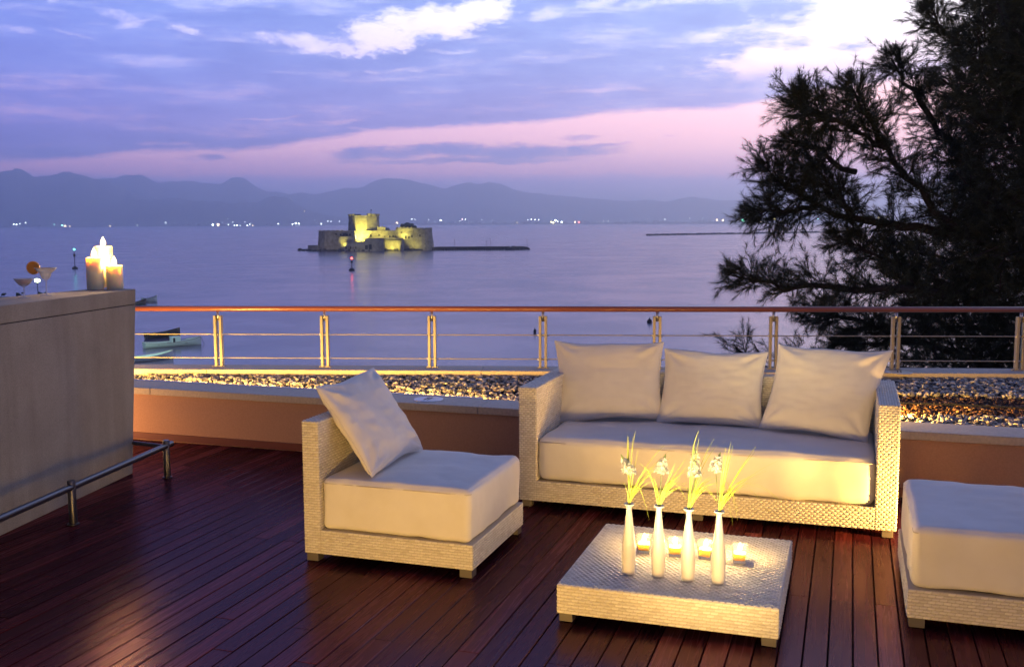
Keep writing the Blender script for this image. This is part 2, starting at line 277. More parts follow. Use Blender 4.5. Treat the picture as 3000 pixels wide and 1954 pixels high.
# ------------------------------------------------------------------ building helpers
WM = {}
def link(o, parent=None, loc=(0, 0, 0), rz=0.0):
    COL.objects.link(o); o.location = loc; o.rotation_euler = (0, 0, rz); o.parent = parent
    m = Matrix.Translation(loc) @ Matrix.Rotation(rz, 4, 'Z')
    WM[o.name] = (WM[parent.name] @ m) if parent else m
    return o
def tag(o, label=None, cat=None, group=None, kind=None):
    if label: o['label'] = label
    if cat: o['category'] = cat
    if group: o['group'] = group
    if kind: o['kind'] = kind
    return o
def thing(name, label, cat, loc=(0, 0, 0), rz=0.0, group=None):
    o = bpy.data.objects.new(name, None); o.empty_display_size = .1
    return tag(link(o, None, loc, rz), label, cat, group)
class MB:
    def __init__(s): s.v = []; s.f = []; s.n = 0
    def add(s, verts, faces):
        verts = np.asarray(verts, float).reshape(-1, 3); s.v.append(verts)
        s.f += [tuple(i+s.n for i in f) for f in faces]; s.n += len(verts); return s
    def box(s, x0, x1, y0, y1, z0, z1):
        return s.add([(x0, y0, z0), (x1, y0, z0), (x1, y1, z0), (x0, y1, z0), (x0, y0, z1), (x1, y0, z1), (x1, y1, z1), (x0, y1, z1)],
                     [(0, 3, 2, 1), (4, 5, 6, 7), (0, 1, 5, 4), (1, 2, 6, 5), (2, 3, 7, 6), (3, 0, 4, 7)])
    def prism(s, poly, z0, z1, poly2=None):
        n = len(poly); poly2 = poly2 or poly
        return s.add([(p[0], p[1], z0) for p in poly]+[(p[0], p[1], z1) for p in poly2],
                     [tuple(range(n))[::-1], tuple(range(n, 2*n))]+[(i, (i+1) % n, n+(i+1) % n, n+i) for i in range(n)])
    def tube(s, pts, r, k=8, caps=True):
        pts = [Vector(p) for p in pts]; rs = r if isinstance(r, (list, tuple)) else [r]*len(pts); V = []; up = None
        for i, p in enumerate(pts):
            d = (pts[min(i+1, len(pts)-1)]-pts[max(i-1, 0)]).normalized()
            if up is None: up = d.orthogonal().normalized()
            up = (up - d*up.dot(d)); up = up.normalized() if up.length > 1e-6 else d.orthogonal().normalized()
            sd = d.cross(up)
            for j in range(k):
                a = 2*PI*j/k; V.append(p+(up*math.cos(a)+sd*math.sin(a))*rs[i])
        F = [(i*k+j, i*k+(j+1) % k, (i+1)*k+(j+1) % k, (i+1)*k+j) for i in range(len(pts)-1) for j in range(k)]
        if caps: F += [tuple(range(k))[::-1], tuple((len(pts)-1)*k+j for j in range(k))]
        return s.add(V, F)
    def lathe(s, prof, c=(0, 0, 0), k=24, close=True):
        V = [(c[0]+r*math.cos(2*PI*j/k), c[1]+r*math.sin(2*PI*j/k), c[2]+z) for r, z in prof for j in range(k)]
        F = [(i*k+j, i*k+(j+1) % k, (i+1)*k+(j+1) % k, (i+1)*k+j) for i in range(len(prof)-1) for j in range(k)]
        if close: F += [tuple(range(k))[::-1], tuple((len(prof)-1)*k+j for j in range(k))]
        return s.add(V, F)
    def data(s, name, mats, smooth=False, xf=None):
        v = np.concatenate(s.v)
        if xf is not None: A = np.array(xf); v = v@A[:3, :3].T+A[:3, 3]
        me = bpy.data.meshes.new(name); me.from_pydata(v.tolist(), [], s.f)
        for m in (mats if isinstance(mats, (list, tuple)) else [mats]): me.materials.append(m)
        if smooth: me.polygons.foreach_set('use_smooth', [True]*len(me.polygons))
        me.update(); return me
    def build(s, name, mats, parent=None, smooth=False, local=False, bev=0.0):
        xf = None if (parent is None or local) else WM[parent.name].inverted()
        o = link(bpy.data.objects.new(name, s.data(name, mats, smooth, xf)), parent)
        if bev:
            b = o.modifiers.new('bevel', 'BEVEL'); b.width = bev; b.segments = 2; b.limit_method = 'ANGLE'; b.angle_limit = .7
            o.data.polygons.foreach_set('use_smooth', [True]*len(o.data.polygons)); w = o.modifiers.new('wn', 'WEIGHTED_NORMAL')
        return o
    def smooth_by(s): return s
def auto(o, ang=35):
    o.data.polygons.foreach_set('use_smooth', [True]*len(o.data.polygons))
    bm = bmesh.new(); bm.from_mesh(o.data)
    for e in bm.edges:
        if len(e.link_faces) == 2 and e.calc_face_angle(0) > math.radians(ang): e.smooth = False
    bm.to_mesh(o.data); bm.free(); return o
def copy_tree(o, parent=None):
    c = o.copy(); COL.objects.link(c)
    if parent is not None: c.parent = parent
    for ch in list(o.children): copy_tree(ch, c)
    return c
def struct(o): o['kind'] = 'structure'; return o
def ngrid(nx, ny): return [(j*nx+i, j*nx+i+1, (j+1)*nx+i+1, (j+1)*nx+i) for j in range(ny-1) for i in range(nx-1)]

# ------------------------------------------------------------------ the setting
# sea: one sheet to the horizon
xs = [-20000, -4000, -600, 0, 600, 4000, 12000]; ys = [-3000, -500, 9, 60, 300, 1200, 6000, 24000]
struct(MB().add([(x, y, SEA) for y in ys for x in xs], ngrid(len(xs), len(ys))).build('sea', M['sea']))
struct(MB().add([(x, y, SEA-9) for y in (-3000, 24000) for x in (-20000, 12000)], [(0, 1, 3, 2)]).build('sea_bed', M['rock']))

def prof_at(pts, x):
    for (a, b), (c, d) in zip(pts, pts[1:]):
        if a <= x <= c: return b+(d-b)*(x-a)/(c-a+1e-9)
    return pts[0][1] if x < pts[0][0] else pts[-1][1]
def ridge(name, pts, dist, depth, rough, seed):
    """A range of hills: crest heights follow pts (photo px), flanks fall away in front and behind."""
    x0, x1 = pts[0][0], pts[-1][0]; nx = 170; rows = [(-1, 0), (-.8, .12), (-.6, .32), (-.4, .56), (-.2, .82), (0, 1), (.3, .8), (1, 0)]
    V = []
    for t, h in rows:
        for i in range(nx):
            px = x0+(x1-x0)*i/(nx-1); py = prof_at(pts, px)
            p = atd(px, py, dist); z = max(p.z-SEA, 2)
            z *= 1+rough*.12*noise.fractal(Vector((px*.012, seed, 0)), 1, 2, 4)
            dd = dist+depth*t
            q = atd(px, py, dd)
            wob = noise.fractal(Vector((px*.006+seed, t*1.6, seed)), .9, 2.1, 5)
            hh = z*h*(1+(0 if t == 0 else .35*wob))
            V.append((q.x, q.y, SEA-1+max(hh, 0)))
    return struct(MB().add(V, ngrid(nx, len(rows))).build(name, M['hill'], smooth=True))
s1 = lambda L: [(x*.6303, y*.6303) for x, y in L]
ridge('hills', s1([(-500, 770), (-200, 790), (0, 800), (150, 806), (330, 812), (400, 818), (460, 835), (560, 868), (640, 905), (720, 940), (850, 985), (1000, 1025), (1100, 1050)]), 7300, 1100, 1, 1.0)
ridge('hills', s1([(-500, 1000), (200, 985), (450, 955), (600, 934), (720, 919), (800, 920), (960, 936), (1100, 944), (1190, 940), (1240, 924), (1270, 914), (1330, 915), (1360, 932), (1400, 955), (1450, 982), (1550, 1003), (1650, 1015), (1750, 1044)]), 6600, 500, 1, 3.0)
ridge('hills', s1([(300, 900), (430, 828), (560, 828), (640, 820), (760, 838), (870, 852), (960, 846), (1080, 835), (1140, 842), (1220, 880), (1330, 900), (1450, 905), (1560, 885), (1650, 865), (1730, 850), (1800, 836), (1860, 832), (1950, 852), (2080, 864), (2200, 852), (2290, 852), (2400, 885), (2600, 910), (2900, 935), (3300, 925), (3700, 940), (4100, 955), (4800, 965), (5200, 975)]), 9400, 1700, 1, 7.0)
# the low coast plain and the long line of trees and houses on it
V = []; nx = 90
for dd, z in ((0, -.5), (25, 1.5), (800, 4), (3000, 9), (12000, 14)):
    for i in range(nx):
        px = -700+4400*i/(nx-1); base = 5950 - 900*max(0, px-1500)/1500 + 60*math.sin(px*.011)+40*math.sin(px*.031+1)
        p = atd(px, 640, base+dd); V.append((p.x, p.y, SEA+z))
struct(MB().add(V, ngrid(nx, 5)).build('coast_plain', M['shore']))
mb = MB(); mh = MB()
for i in range(1500):
    px = random.uniform(-60, 3060); d = 6050-900*max(0, px-1500)/1500+random.uniform(0, 500)
    dens = .5+.9*noise.noise(Vector((px*.006, 3, 0)))+(.25 if 330 < px < 520 or 1700 < px < 2000 else 0)
    if random.random() > dens: continue
    p = atd(px, 640, d); w = random.uniform(6, 17); h = random.uniform(5, 11)*(1+.7*max(0, noise.noise(Vector((px*.02, 8, 0)))))
    ring = [(w*math.cos(a), w*math.sin(a)) for a in np.arange(5)*2*PI/5+random.random()]
    mb.add([(p.x+a*.8, p.y+b*.8, SEA) for a, b in ring]+[(p.x+a*random.uniform(.7, 1), p.y+b, SEA+h*random.uniform(.55, .75)) for a, b in ring]+[(p.x+random.uniform(-3, 3), p.y, SEA+h+3)],
           [(j, (j+1) % 5, 5+(j+1) % 5, 5+j) for j in range(5)]+[(5+j, 5+(j+1) % 5, 10) for j in range(5)])
    if random.random() < .32:
        q = atd(px+random.uniform(-9, 9), 640, d+random.uniform(100, 700)); hh = random.uniform(8, 24); ww = random.uniform(6, 16)
        mh.box(q.x-ww, q.x+ww, q.y-ww, q.y+ww, SEA, SEA+hh)
tag(mb.build('shore_trees', M['shoretree']), 'long dark line of far trees along the opposite shore', 'trees', kind='stuff')
tag(mh.build('distant_town', M['house']), 'pale low houses of the town on the opposite shore', 'town', kind='stuff')

# haze: one closed box of thin even air round everything
hz = MB().box(-21000, 13000, -4000, 25000, SEA-12, 455).build('haze', None)
hz.data.materials.clear(); hm = bpy.data.materials.new('haze_air'); hm.use_nodes = True; hm.node_tree.nodes.clear()
pv = hm.node_tree.nodes.new('ShaderNodeVolumePrincipled'); ho = hm.node_tree.nodes.new('ShaderNodeOutputMaterial'); hm.node_tree.links.new(pv.outputs[0], ho.inputs['Volume'])
pv.inputs['Color'].default_value = (.86, .92, 1, 1); pv.inputs['Density'].default_value = 2.4e-4; pv.inputs['Anisotropy'].default_value = 0.76
hz.data.materials.append(hm); hz['kind'] = 'stuff'

# ------------------------------------------------------------------ terrace
WY, WI, WZ = 6.2123, .30, .39
RA, RY = .2561, 8.7031
railp = lambda t, off=0.0: (math.cos(RA)*t-math.sin(RA)*off, RY+math.sin(RA)*t+math.cos(RA)*off)
deck = struct(MB().box(-7.5, 4, -1.5, WY-.004, -.25, -.024).build('deck', M['void']))
BW = .0885; lens = [2.2, 2.2]
pl = {}
def plank_mesh(n):
    if n not in pl:
        mb = MB(); w, e = (BW-.0042)/2, .002
        for k, (ww, z) in enumerate(((w, -.022), (w, -.0025), (w-e, 0))): pass
        a = n/2-.002
        V = [(-w, -a, -.022), (w, -a, -.022), (w, -a, -.0025), (w-e, -a, 0), (-w+e, -a, 0), (-w, -a, -.0025)]
        V += [(x, a, z) for x, _, z in V]
        mb.add(V, [(5, 4, 3, 2, 1, 0), (6, 7, 8, 9, 10, 11)]+[(i, (i+1) % 6, 6+(i+1) % 6, 6+i) for i in range(6)])
        pl[n] = mb.data('plank', M['wood'])
    return pl[n]
cols = int(9.2/BW)
for i in range(cols):
    x = -6.0+(i+.5)*BW + (.052-.0885*round((.052+6.0)/BW)+6.0)
    if x > 2.2: continue
    ends = [WY-.006, 4.39, 1.9, -.3] if i % 2 else [WY-.006, 5.24 if i % 4 else 5.6, 3.15 if i % 4 else 3.42, .8]
    if x > -4.6: pass
    for y1, y0 in zip(ends, ends[1:]):
        if y1 < 2.4: continue
        L_ = round(y1-y0, 3); o = bpy.data.objects.new('plank', plank_mesh(L_)); COL.objects.link(o); o.parent = deck
        o.location = (x, (y0+y1)/2, random.uniform(-.0012, .0008))
struct(MB().box(-7.5, 4, -6, -1.5, -.25, -.02).build('terrace_slab', M['plaster_top']))

# planter: low wall in front, kerb behind, gravel between
pw = thing('planter_wall', 'low terracotta planter wall with pale coping behind the sofa and deck', 'low wall', (-1.5, WY, 0))
MB().box(-7.4, 3.6, WY+.02, WY+.20, -.2, WZ-.052).build('wall', M['terracotta'], pw)
xs_ = [-7.4, -4.9, -2.31, .28, 2.87, 3.6]
for a, b in zip(xs_, xs_[1:]): MB().box(a+.0015, b-.0015, WY, WY+WI, WZ-.05, WZ).build('coping_slab', M['plaster_top'], pw, bev=.004)
MB().box(-7.4, 3.6, WY+.004, WY+.021, 0.002, .05).build('skirting', M['skirt'], pw)
kb = thing('kerb', 'pale stone kerb under the metal railing behind the pebbles', 'kerb', (-1.5, 8.3, 0))
def railbox(mb, t0, t1, o0, o1, z0, z1): return mb.prism([railp(t0, o0), railp(t1, o0), railp(t1, o1), railp(t0, o1)], z0, z1)
ts = [-7.6, -5.3, -3.0, -.7, 1.6, 4.2]
for a, b in zip(ts, ts[1:]): railbox(MB(), a+.0015, b-.0015, -.2, .1, WZ-.055, WZ).build('coping_slab', M['plaster_top'], kb, bev=.004)
railbox(MB(), -7.6, 4.2, -.17, .09, -.3, WZ-.057).build('wall', M['plaster_top'], kb)
bed = struct(MB().prism([(-7.4, WY+.21), (3.9, WY+.21), railp(4.2, -.18), railp(-7.6, -.18)], .1, .30).build('planter_bed', M['soil']))
bw = thing('building_wall', 'rendered outer wall of the building below the railing', 'wall', (-1.5, 8.5, -6))
railbox(MB(), -9, 6, -2.4, .07, SEA+2, -.31).build('wall', M['plaster'], bw)
G = []
for j in range(14):
    for i in range(20):
        x = -60+i*6.0; y = 9+j*2.6-x*.0; G.append((x, y+.26*x, SEA+1.9-(j**1.6)*.07+.3*noise.noise(Vector((x*.2, y*.2, 0)))))
struct(MB().add(G, ngrid(20, 14)).build('ground', M['rock'], smooth=True))

# pebbles, mulch
def ico(n):
    bm = bmesh.new(); bmesh.ops.create_icosphere(bm, subdivisions=n, radius=1); v = np.array([p.co[:] for p in bm.verts]); f = np.array([[q.index for q in p.verts] for p in bm.faces]); bm.free(); return v, f
def scatter(name, P, S, mt, sub, label, cat, kind='stuff', flat=.6, parent=None):
    v, f = ico(sub); n = len(P); A = RNG.normal(size=(n, 4)); A /= np.linalg.norm(A, axis=1)[:, None]
    yaw = RNG.uniform(0, 2*PI, n); tilt = RNG.normal(0, .35, n); tilt2 = RNG.normal(0, .35, n)
    s = S[:, None]*np.stack([np.ones(n), RNG.uniform(.55, .9, n), RNG.uniform(.35, flat, n)], 1)
    V = v[None]*s[:, None, :]
    V = V*(1+.10*np.sin(v[None]*3+A[:, None, :3]*6))
    c, q = np.cos(tilt)[:, None], np.sin(tilt)[:, None]; V = np.stack([V[..., 0]*c+V[..., 2]*q, V[..., 1], -V[..., 0]*q+V[..., 2]*c], -1)
    c, q = np.cos(tilt2)[:, None], np.sin(tilt2)[:, None]; V = np.stack([V[..., 0], V[..., 1]*c-V[..., 2]*q, V[..., 1]*q+V[..., 2]*c], -1)
    c, q = np.cos(yaw)[:, None], np.sin(yaw)[:, None]; V = np.stack([V[..., 0]*c-V[..., 1]*q, V[..., 0]*q+V[..., 1]*c, V[..., 2]], -1)
    V += P[:, None, :]
    FF = (f[None]+(np.arange(n)*len(v))[:, None, None]).reshape(-1, 3); V = V.reshape(-1, 3)
    me = bpy.data.meshes.new(name); me.vertices.add(len(V)); me.vertices.foreach_set('co', V.ravel())
    me.loops.add(len(FF)*3); me.loops.foreach_set('vertex_index', FF.ravel().astype(np.int32)); me.polygons.add(len(FF)); me.polygons.foreach_set('loop_start', np.arange(0, len(FF)*3, 3, dtype=np.int32))
    me.polygons.foreach_set('use_smooth', np.ones(len(FF), bool)); me.update(calc_edges=True); me.materials.append(mt)
    o = bpy.data.objects.new(name, me); COL.objects.link(o); tag(o, label, cat, kind=kind); return o
def bedpts(n, keep):
    P = []
    while len(P) < n:
        x = random.uniform(-6.3, 2.4); y0 = WY+WI+.01; y1 = RY+math.tan(RA)*x-.22
        if y1 <= y0+.02: continue
        if random.random() > (y1-y0)/2.6: continue
        y = random.uniform(y0, y1)
        t = (y-y0)/(y1-y0)
        if keep(x, y, t): P.append((x, y))
    return np.array(P)
def mulch(x, y, t):                     # a strip of dark bark runs through the middle of the bed
    c = .36+.05*math.sin(x*2.3); w = .04+.20*min(1, max(0, (x+2.6)/2.6))+.03*noise.noise(Vector((x*3, y*3, 0)))
    return x > -2.7 and abs(t-c-.04*max(0, x)) < w*.8
Pp = bedpts(14500, lambda x, y, t: not mulch(x, y, t))
S = RNG.uniform(.011, .023, len(Pp))*np.where(RNG.random(len(Pp)) < .1, 1.35, 1)
P3 = np.c_[Pp, .325+RNG.uniform(0, .028, len(Pp))]
scatter('pebbles', P3, S, M['pebble'], 2, 'bed of smooth white and grey pebbles between planter wall and railing', 'pebbles')
Pm = bedpts(5200, mulch)
scatter('bark_mulch', np.c_[Pm, .315+RNG.uniform(0, .02, len(Pm))], RNG.uniform(.009, .017, len(Pm)), M['bark'], 1, 'dark brown bark and small stones in the middle of the pebble bed', 'mulch')
hose = []
for k in range(22):
    t = k/21; p = Vector((.15, 7.35, .352)).lerp(Vector((2.1, 7.55, .352)), t); p.y += .03*math.sin(t*7); hose.append(p)
tag(MB().tube(hose, .006, 6).build('drip_hose', M['black'], smooth=True), 'thin black irrigation hose lying across the bark at the right', 'hose')
for (px, py, lab) in ((380+1765*.4958, 960+424*.4958, 'flat round steel light cover set in the coping behind the armless chair'), (2500+640/4.76, 1040+243/4.76, 'flat round steel light cover on the kerb by the railing post right of the sofa')):
    p = at(px, py, 'z', WZ); t = thing('recessed_light_cover', lab, 'light cover', p, 0, 'light covers set in the stone')
    MB().lathe([(.001, .0), (.105, .0), (.102, .004), (.09, .0055), (.001, .0055)], (0, 0, .0005), 40).build('disc', M['steel'], t, smooth=True, local=True)
    for dx_ in (-.012, .012): MB().box(dx_-.004, dx_+.004, -.05, .05, .0065, .008).build('slot', M['black'], t, local=True)

# railing
rl = thing('railing', 'metal railing with dark red wooden handrail along the terrace edge', 'railing', (*railp(0), WZ))
a, b = railp(-7.4), railp(3.6)
MB().tube([(a[0], a[1], .883), (b[0], b[1], .883)], .0235, 20).build('handrail', M['handrail'], rl, smooth=True)
for z, r in ((.664, .0042), (.462, .0042)): MB().tube([(a[0], a[1], z), (b[0], b[1], z)], r, 8).build('rod', M['post'], rl, smooth=True)
def post_t(X_):
    d = ray(X_*1.2605, 1000); tx, ty = math.cos(RA), math.sin(RA)
    # intersect with rail line
    return (RY*d.x)/(tx*d.y-ty*d.x)
posts = [post_t(x) for x in (508.5, 755.5, 1004.5, 1262, 1527, 1797, 2081, 2371)]
gap = posts[1]-posts[0]; posts = [posts[0]-gap*2, posts[0]-gap]+posts+[posts[-1]+gap]
for t in posts:
    mb = MB()
    for s in (-1, 1): railbox(mb, t+s*.0235-.0105, t+s*.0235+.0105, -.024, .024, WZ+.001, .825)
    p = mb.build('post', M['post'], rl, bev=.002)
    q = railp(t); MB().tube([(q[0], q[1], .78), (q[0], q[1], .866)], .012, 12).build('spigot', M['steel'], p, smooth=True)
    for z in (.664, .462):
        MB().tube([(*railp(t-.045), z), (*railp(t+.045), z)], .009, 10).build('ferrule', M['steel'], p, smooth=True)
    railbox(MB(), t-.05, t+.05, -.035, .035, WZ, WZ+.006).build('base_plate', M['post'], p)
exec_lights = []

# ------------------------------------------------------------------ bar counter at the left
bar = thing('bar_counter', 'tall grey rendered bar counter with coping at the left edge', 'bar counter', (-4.4, 4.6, 0))
dirb = Vector((-.1733, 1)).normalized()
def barpoly(z, y_end, y0=1.2, off=0.0):
    # front line through (-4.357,5.32) at the base; slightly different top line
    fx = lambda y: -4.357-.1733*(y-5.32) if z < .01 else -4.352-.158*(y-5.32)
    return [(fx(y0)+off, y0), (fx(y_end)+off, y_end), (fx(y_end)-.15, y_end+.02), (-4.665, y_end-.13), (-4.60-.02, 4.55), (-4.45, 3.3), (-4.35, y0)]
MB().prism(barpoly(0, 5.32), 0.001, 1.083, barpoly(1, 5.435)).build('body', M['plaster'], bar, bev=.003)
MB().prism(barpoly(1, 5.436, off=.0), 1.0875, 1.1826, barpoly(1, 5.447)).build('coping', M['plaster_top'] if 0 else M['plaster'], bar, bev=.004)
MB().prism(barpoly(1, 5.43, off=-.006), 1.08, 1.09, barpoly(1, 5.43, off=-.006)).build('joint', M['void'], bar)
fr = thing('foot_rail', 'low steel foot rail on posts along the bar counter', 'foot rail', (-3.9, 4.3, 0))
A, B = Vector((-3.912, 4.29, .0)), Vector((-4.072, 5.295, .0)); d = (B-A).normalized()
MB().tube([A-d*3.2+Vector((0, 0, .205)), B+d*.07+Vector((0, 0, .205))], .019, 18).build('tube', M['steel_dark'], fr, smooth=True)
for p in (A-d*2.04, A-d*1.02, A, B):
    MB().lathe([(.001, 0), (.031, 0), (.031, .006), (.0215, .008), (.0215, .236), (.019, .241), (.001, .241)], (p.x, p.y, 0.002), 24).build('leg', M['steel_dark'], fr, smooth=False)
    q = p+Vector((0, 0, .2)); w = Vector((-4.352-.158*(q.y-5.32), q.y+.03, .2))
    if p in (B,): MB().tube([q, w+Vector((.004, 0, 0))], .0135, 14).build('bracket', M['steel_dark'], fr, smooth=True)
for o in fr.children: auto(o, 40)

# ------------------------------------------------------------------ wicker furniture
HP = [0, .75, 1, .75, 0]; GP = [0, 1, 1, 0]; GV = [0, .28, .72, 1]
FB = [(j*5+i, j*5+i+1, (j+1)*5+i+1, (j+1)*5+i) for j in range(3) for i in range(4)]
def weave(mb, o, u, v, n, U, V, row=.0128, L_=.0285, h=.0034):
    o, u, v, n = map(lambda q: np.array(q, float), (o, u, v, n)); nr = max(2, round(V/row)); row = V/nr; nc = max(1, round(U/L_)); L_ = U/nc
    flip = np.dot(np.cross(u, v), n) < 0; FF = [f[::-1] for f in FB] if flip else FB
    for j in range(nr):
        off = -.5*L_ if j % 2 else 0
        for i in range(nc+(j % 2)):
            a = max(0, off+i*L_); b = min(U, off+(i+1)*L_)
            if b-a < .3*L_: continue
            a += .0007; b -= .0007; jit = random.uniform(.8, 1.15)*h
            P = [o+u*(a+(b-a)*k/4)+v*(row*(j+.04+.92*GV[q]))+n*(-.0008+jit*HP[k]*GP[q]+.0009*GP[q]) for q in range(4) for k in range(5)]
            mb.add(P, FF)
def wicker_box(name, parent, x0, x1, y0, y1, z0, z1, faces='FTLR', **k):
    mb = MB(); mb.box(x0, x1, y0, y1, z0, z1); nb = len(mb.f)
    e = .0
    if 'F' in faces: weave(mb, (x0, y0, z0), (1, 0, 0), (0, 0, 1), (0, -1, 0), x1-x0, z1-z0, **k)
    if 'B' in faces: weave(mb, (x0, y1, z0), (1, 0, 0), (0, 0, 1), (0, 1, 0), x1-x0, z1-z0, **k)
    if 'L' in faces: weave(mb, (x0, y0, z0), (0, 1, 0), (0, 0, 1), (-1, 0, 0), y1-y0, z1-z0, **k)
    if 'R' in faces: weave(mb, (x1, y0, z0), (0, 1, 0), (0, 0, 1), (1, 0, 0), y1-y0, z1-z0, **k)
    if 'T' in faces:
        if x1-x0 > y1-y0: weave(mb, (x0, y0, z1), (1, 0, 0), (0, 1, 0), (0, 0, 1), x1-x0, y1-y0, **k)
        else: weave(mb, (x0, y0, z1), (0, 1, 0), (1, 0, 0), (0, 0, 1), y1-y0, x1-x0, **k)
    o = mb.build(name, [M['wicker'], M['wicker_gap']], parent)
    mi = np.zeros(len(mb.f), np.int32); mi[:nb] = 1; o.data.polygons.foreach_set('material_index', mi)
    return o
def rbox(name, parent, x0, x1, y0, y1, z0, z1, r=.035, seed=0, mt=None, wrk=.007, crown=.012, n=44):
    c = Vector(((x0+x1)/2, (y0+y1)/2, (z0+z1)/2)); h = Vector(((x1-x0)/2, (y1-y0)/2, (z1-z0)/2)); bm = bmesh.new()
    vd = {}; F = []; V = []
    def dens(u): return math.copysign(1-(1-abs(u))**1.25, u)
    def vid(u, v, w):
        k = (round(u, 5), round(v, 5), round(w, 5))
        if k not in vd: vd[k] = len(V); V.append(k)
        return vd[k]
    for ax in range(3):
        for s in (-1, 1):
            g = {}
            for i in range(n+1):
                for j in range(n+1):
                    a, b = dens(-1+2*i/n), dens(-1+2*j/n); q = [0, 0, 0]; q[ax] = s; q[(ax+1) % 3] = a; q[(ax+2) % 3] = b; g[i, j] = vid(*q)
            for i in range(n):
                for j in range(n):
                    f = (g[i, j], g[i+1, j], g[i+1, j+1], g[i, j+1]); F.append(f if s > 0 else f[::-1])
    out = []
    for q in V:
        p = Vector((q[0]*h.x, q[1]*h.y, q[2]*h.z)); inn = Vector([max(-(h[i]-r), min(h[i]-r, p[i])) for i in range(3)]); dd = p-inn
        if dd.length > 1e-9: p = inn+dd.normalized()*r
        else: dd = Vector(q)
        cx, cy = 1-q[0]**2, 1-q[1]**2; cz = 1-q[2]**2
        if q[2] > .5: p.z += crown*min(1, (cx*cy)**.6*1.2)
        if abs(q[1]) > .99: p.y += math.copysign(crown*.55*(cx*cz)**.5, q[1])
        if abs(q[0]) > .99: p.x += math.copysign(crown*.55*(cy*cz)**.5, q[0])
        w = c+p; nv = Vector((w.x*5, w.y*5, w.z*3+seed))
        d1 = noise.fractal(nv, .8, 2, 3)*wrk
        # gathers running down from the top seam
        if q[2] < .98: d1 += wrk*.45*noise.noise(Vector((w.x*38+w.y*38, seed, w.z*3)))*max(0, q[2]*.5+.5)
        out.append(c+p+(dd.normalized() if dd.length > 1e-9 else Vector((0, 0, 1)))*d1)
    return MB().add(out, F).build(name, mt or M['fabric'], parent, smooth=True)
def seam(parent, x0, x1, y0, y1, z, r=.0028):
    e = .012; P = [(x0+e, y0, z), (x1-e, y0, z), (x1, y0+e, z), (x1, y1-e, z), (x1-e, y1, z), (x0+e, y1, z), (x0, y1-e, z), (x0, y0+e, z), (x0+e, y0, z)]
    return MB().tube(P, r, 6).build('piping', M['piping'], parent, smooth=True)
def pillow(name, label, TL, TR, BR, BL, thick, seed, bulge=(0, 0, 0), group=None, nf=.9):
    TL, TR, BR, BL = map(Vector, (TL, TR, BR, BL)); c = (TL+TR+BR+BL)/4; t = thing(name, label, 'pillow', c, 0, group)
    nrm = (TR-BL).cross(TL-BR).normalized()
    if nrm.dot(Vector((0, 0, EYE))-c) < 0: nrm = -nrm
    n = 60; V = []; F = []
    for side in (1, -1):
        b0 = len(V)
        for j in range(n+1):
            for i in range(n+1):
                u, v = math.sin((-1+2*i/n)*PI/2*.999), math.sin((-1+2*j/n)*PI/2*.999)
                pu = u*(1-.075*(1-v*v)*abs(u)); pv = v*(1-.075*(1-u*u)*abs(v))
                a, b_ = (pu+1)/2, (pv+1)/2
                p = (BL*(1-a)+BR*a)*(1-b_)+(TL*(1-a)+TR*a)*b_
                th = thick*.5*((1-u**2)*(1-v**2))**.42
                dcor = min(math.hypot(1-abs(u), 1-abs(v)), 1)
                ang = math.atan2(1-abs(v), 1-abs(u)+1e-6)
                wr = .010*nf*math.sin(ang*9+seed+u)*math.exp(-((dcor-.35)/.25)**2)*(1-abs(u)**6)*(1-abs(v)**6)
                wr += .006*nf*noise.fractal(Vector((u*2+seed, v*2, seed*1.3)), .8, 2, 4)*min(1, th/thick*4)
                wr += .004*nf*noise.noise(Vector((u*3+v*1.5+seed, v*9, seed)))*(1-v*v)*min(1, th/thick*4)*(1 if side > 0 else .3)
                q = p+nrm*side*(th+ (wr if th > 0 else 0))
                q += Vector((0, 0, .004*math.sin(u*5+seed)))*(1 if abs(v) > .9 else 0)
                V.append(q)
        for j in range(n):
            for i in range(n):
                f = (b0+j*(n+1)+i, b0+j*(n+1)+i+1, b0+(j+1)*(n+1)+i+1, b0+(j+1)*(n+1)+i); F.append(f if side > 0 else f[::-1])
    o = MB().add(V, F).build('cover', M['fabric'], t, smooth=True)
    P = [V[i] for i in range(n+1)]+[V[j*(n+1)+n] for j in range(1, n+1)]+[V[n*(n+1)+i] for i in range(n-1, -1, -1)]+[V[j*(n+1)] for j in range(n-1, -1, -1)]
    MB().tube(P, .0026, 5, caps=False).build('seam', M['fabric'], t, smooth=True)
    return t
def legs(parent, pts, h=.042, s=.03):
    for x, y in pts: MB().box(x-s, x+s, y-s, y+s, 0.002, h+.003).build('leg', M['leg'], parent, bev=.002)

# sofa
x0, x1, y0, y1 = -1.7397, .2582, 5.3423, 6.19
sofa = thing('sofa', 'long ivory wicker sofa with cream seat cushion against the planter wall', 'sofa', ((x0+x1)/2, (y0+y1)/2, 0))
wicker_box('arm', sofa, x0, x0+.102, y0, y1, .042, .683, 'FTLR'); wicker_box('arm', sofa, x1-.102, x1, y0, y1, .042, .683, 'FTLR')
wicker_box('backrest', sofa, x0+.104, x1-.104, y1-.09, y1, .16, .69, 'FT')
wicker_box('base', sofa, x0+.1015, x1-.1015, y0+.001, y1-.001, .042, .156, 'F')
rbox('seat_cushion', sofa, x0+.108, x1-.108, y0+.006, y1-.095, .158, .405, .04, 3)
seam(sofa, x0+.112, x1-.112, y0+.0075, y1-.097, .378, .0022)
legs(sofa, [(x0+.04, y0+.04), (x1-.04, y0+.04), ((x0+x1)/2, y0+.05), (x0+.04, y1-.05), (x1-.04, y1-.05)], s=.027)
Z5 = lambda x, y: (1500+x*.5042, 950+y*.5042)
g = 'cream pillows on the long sofa'
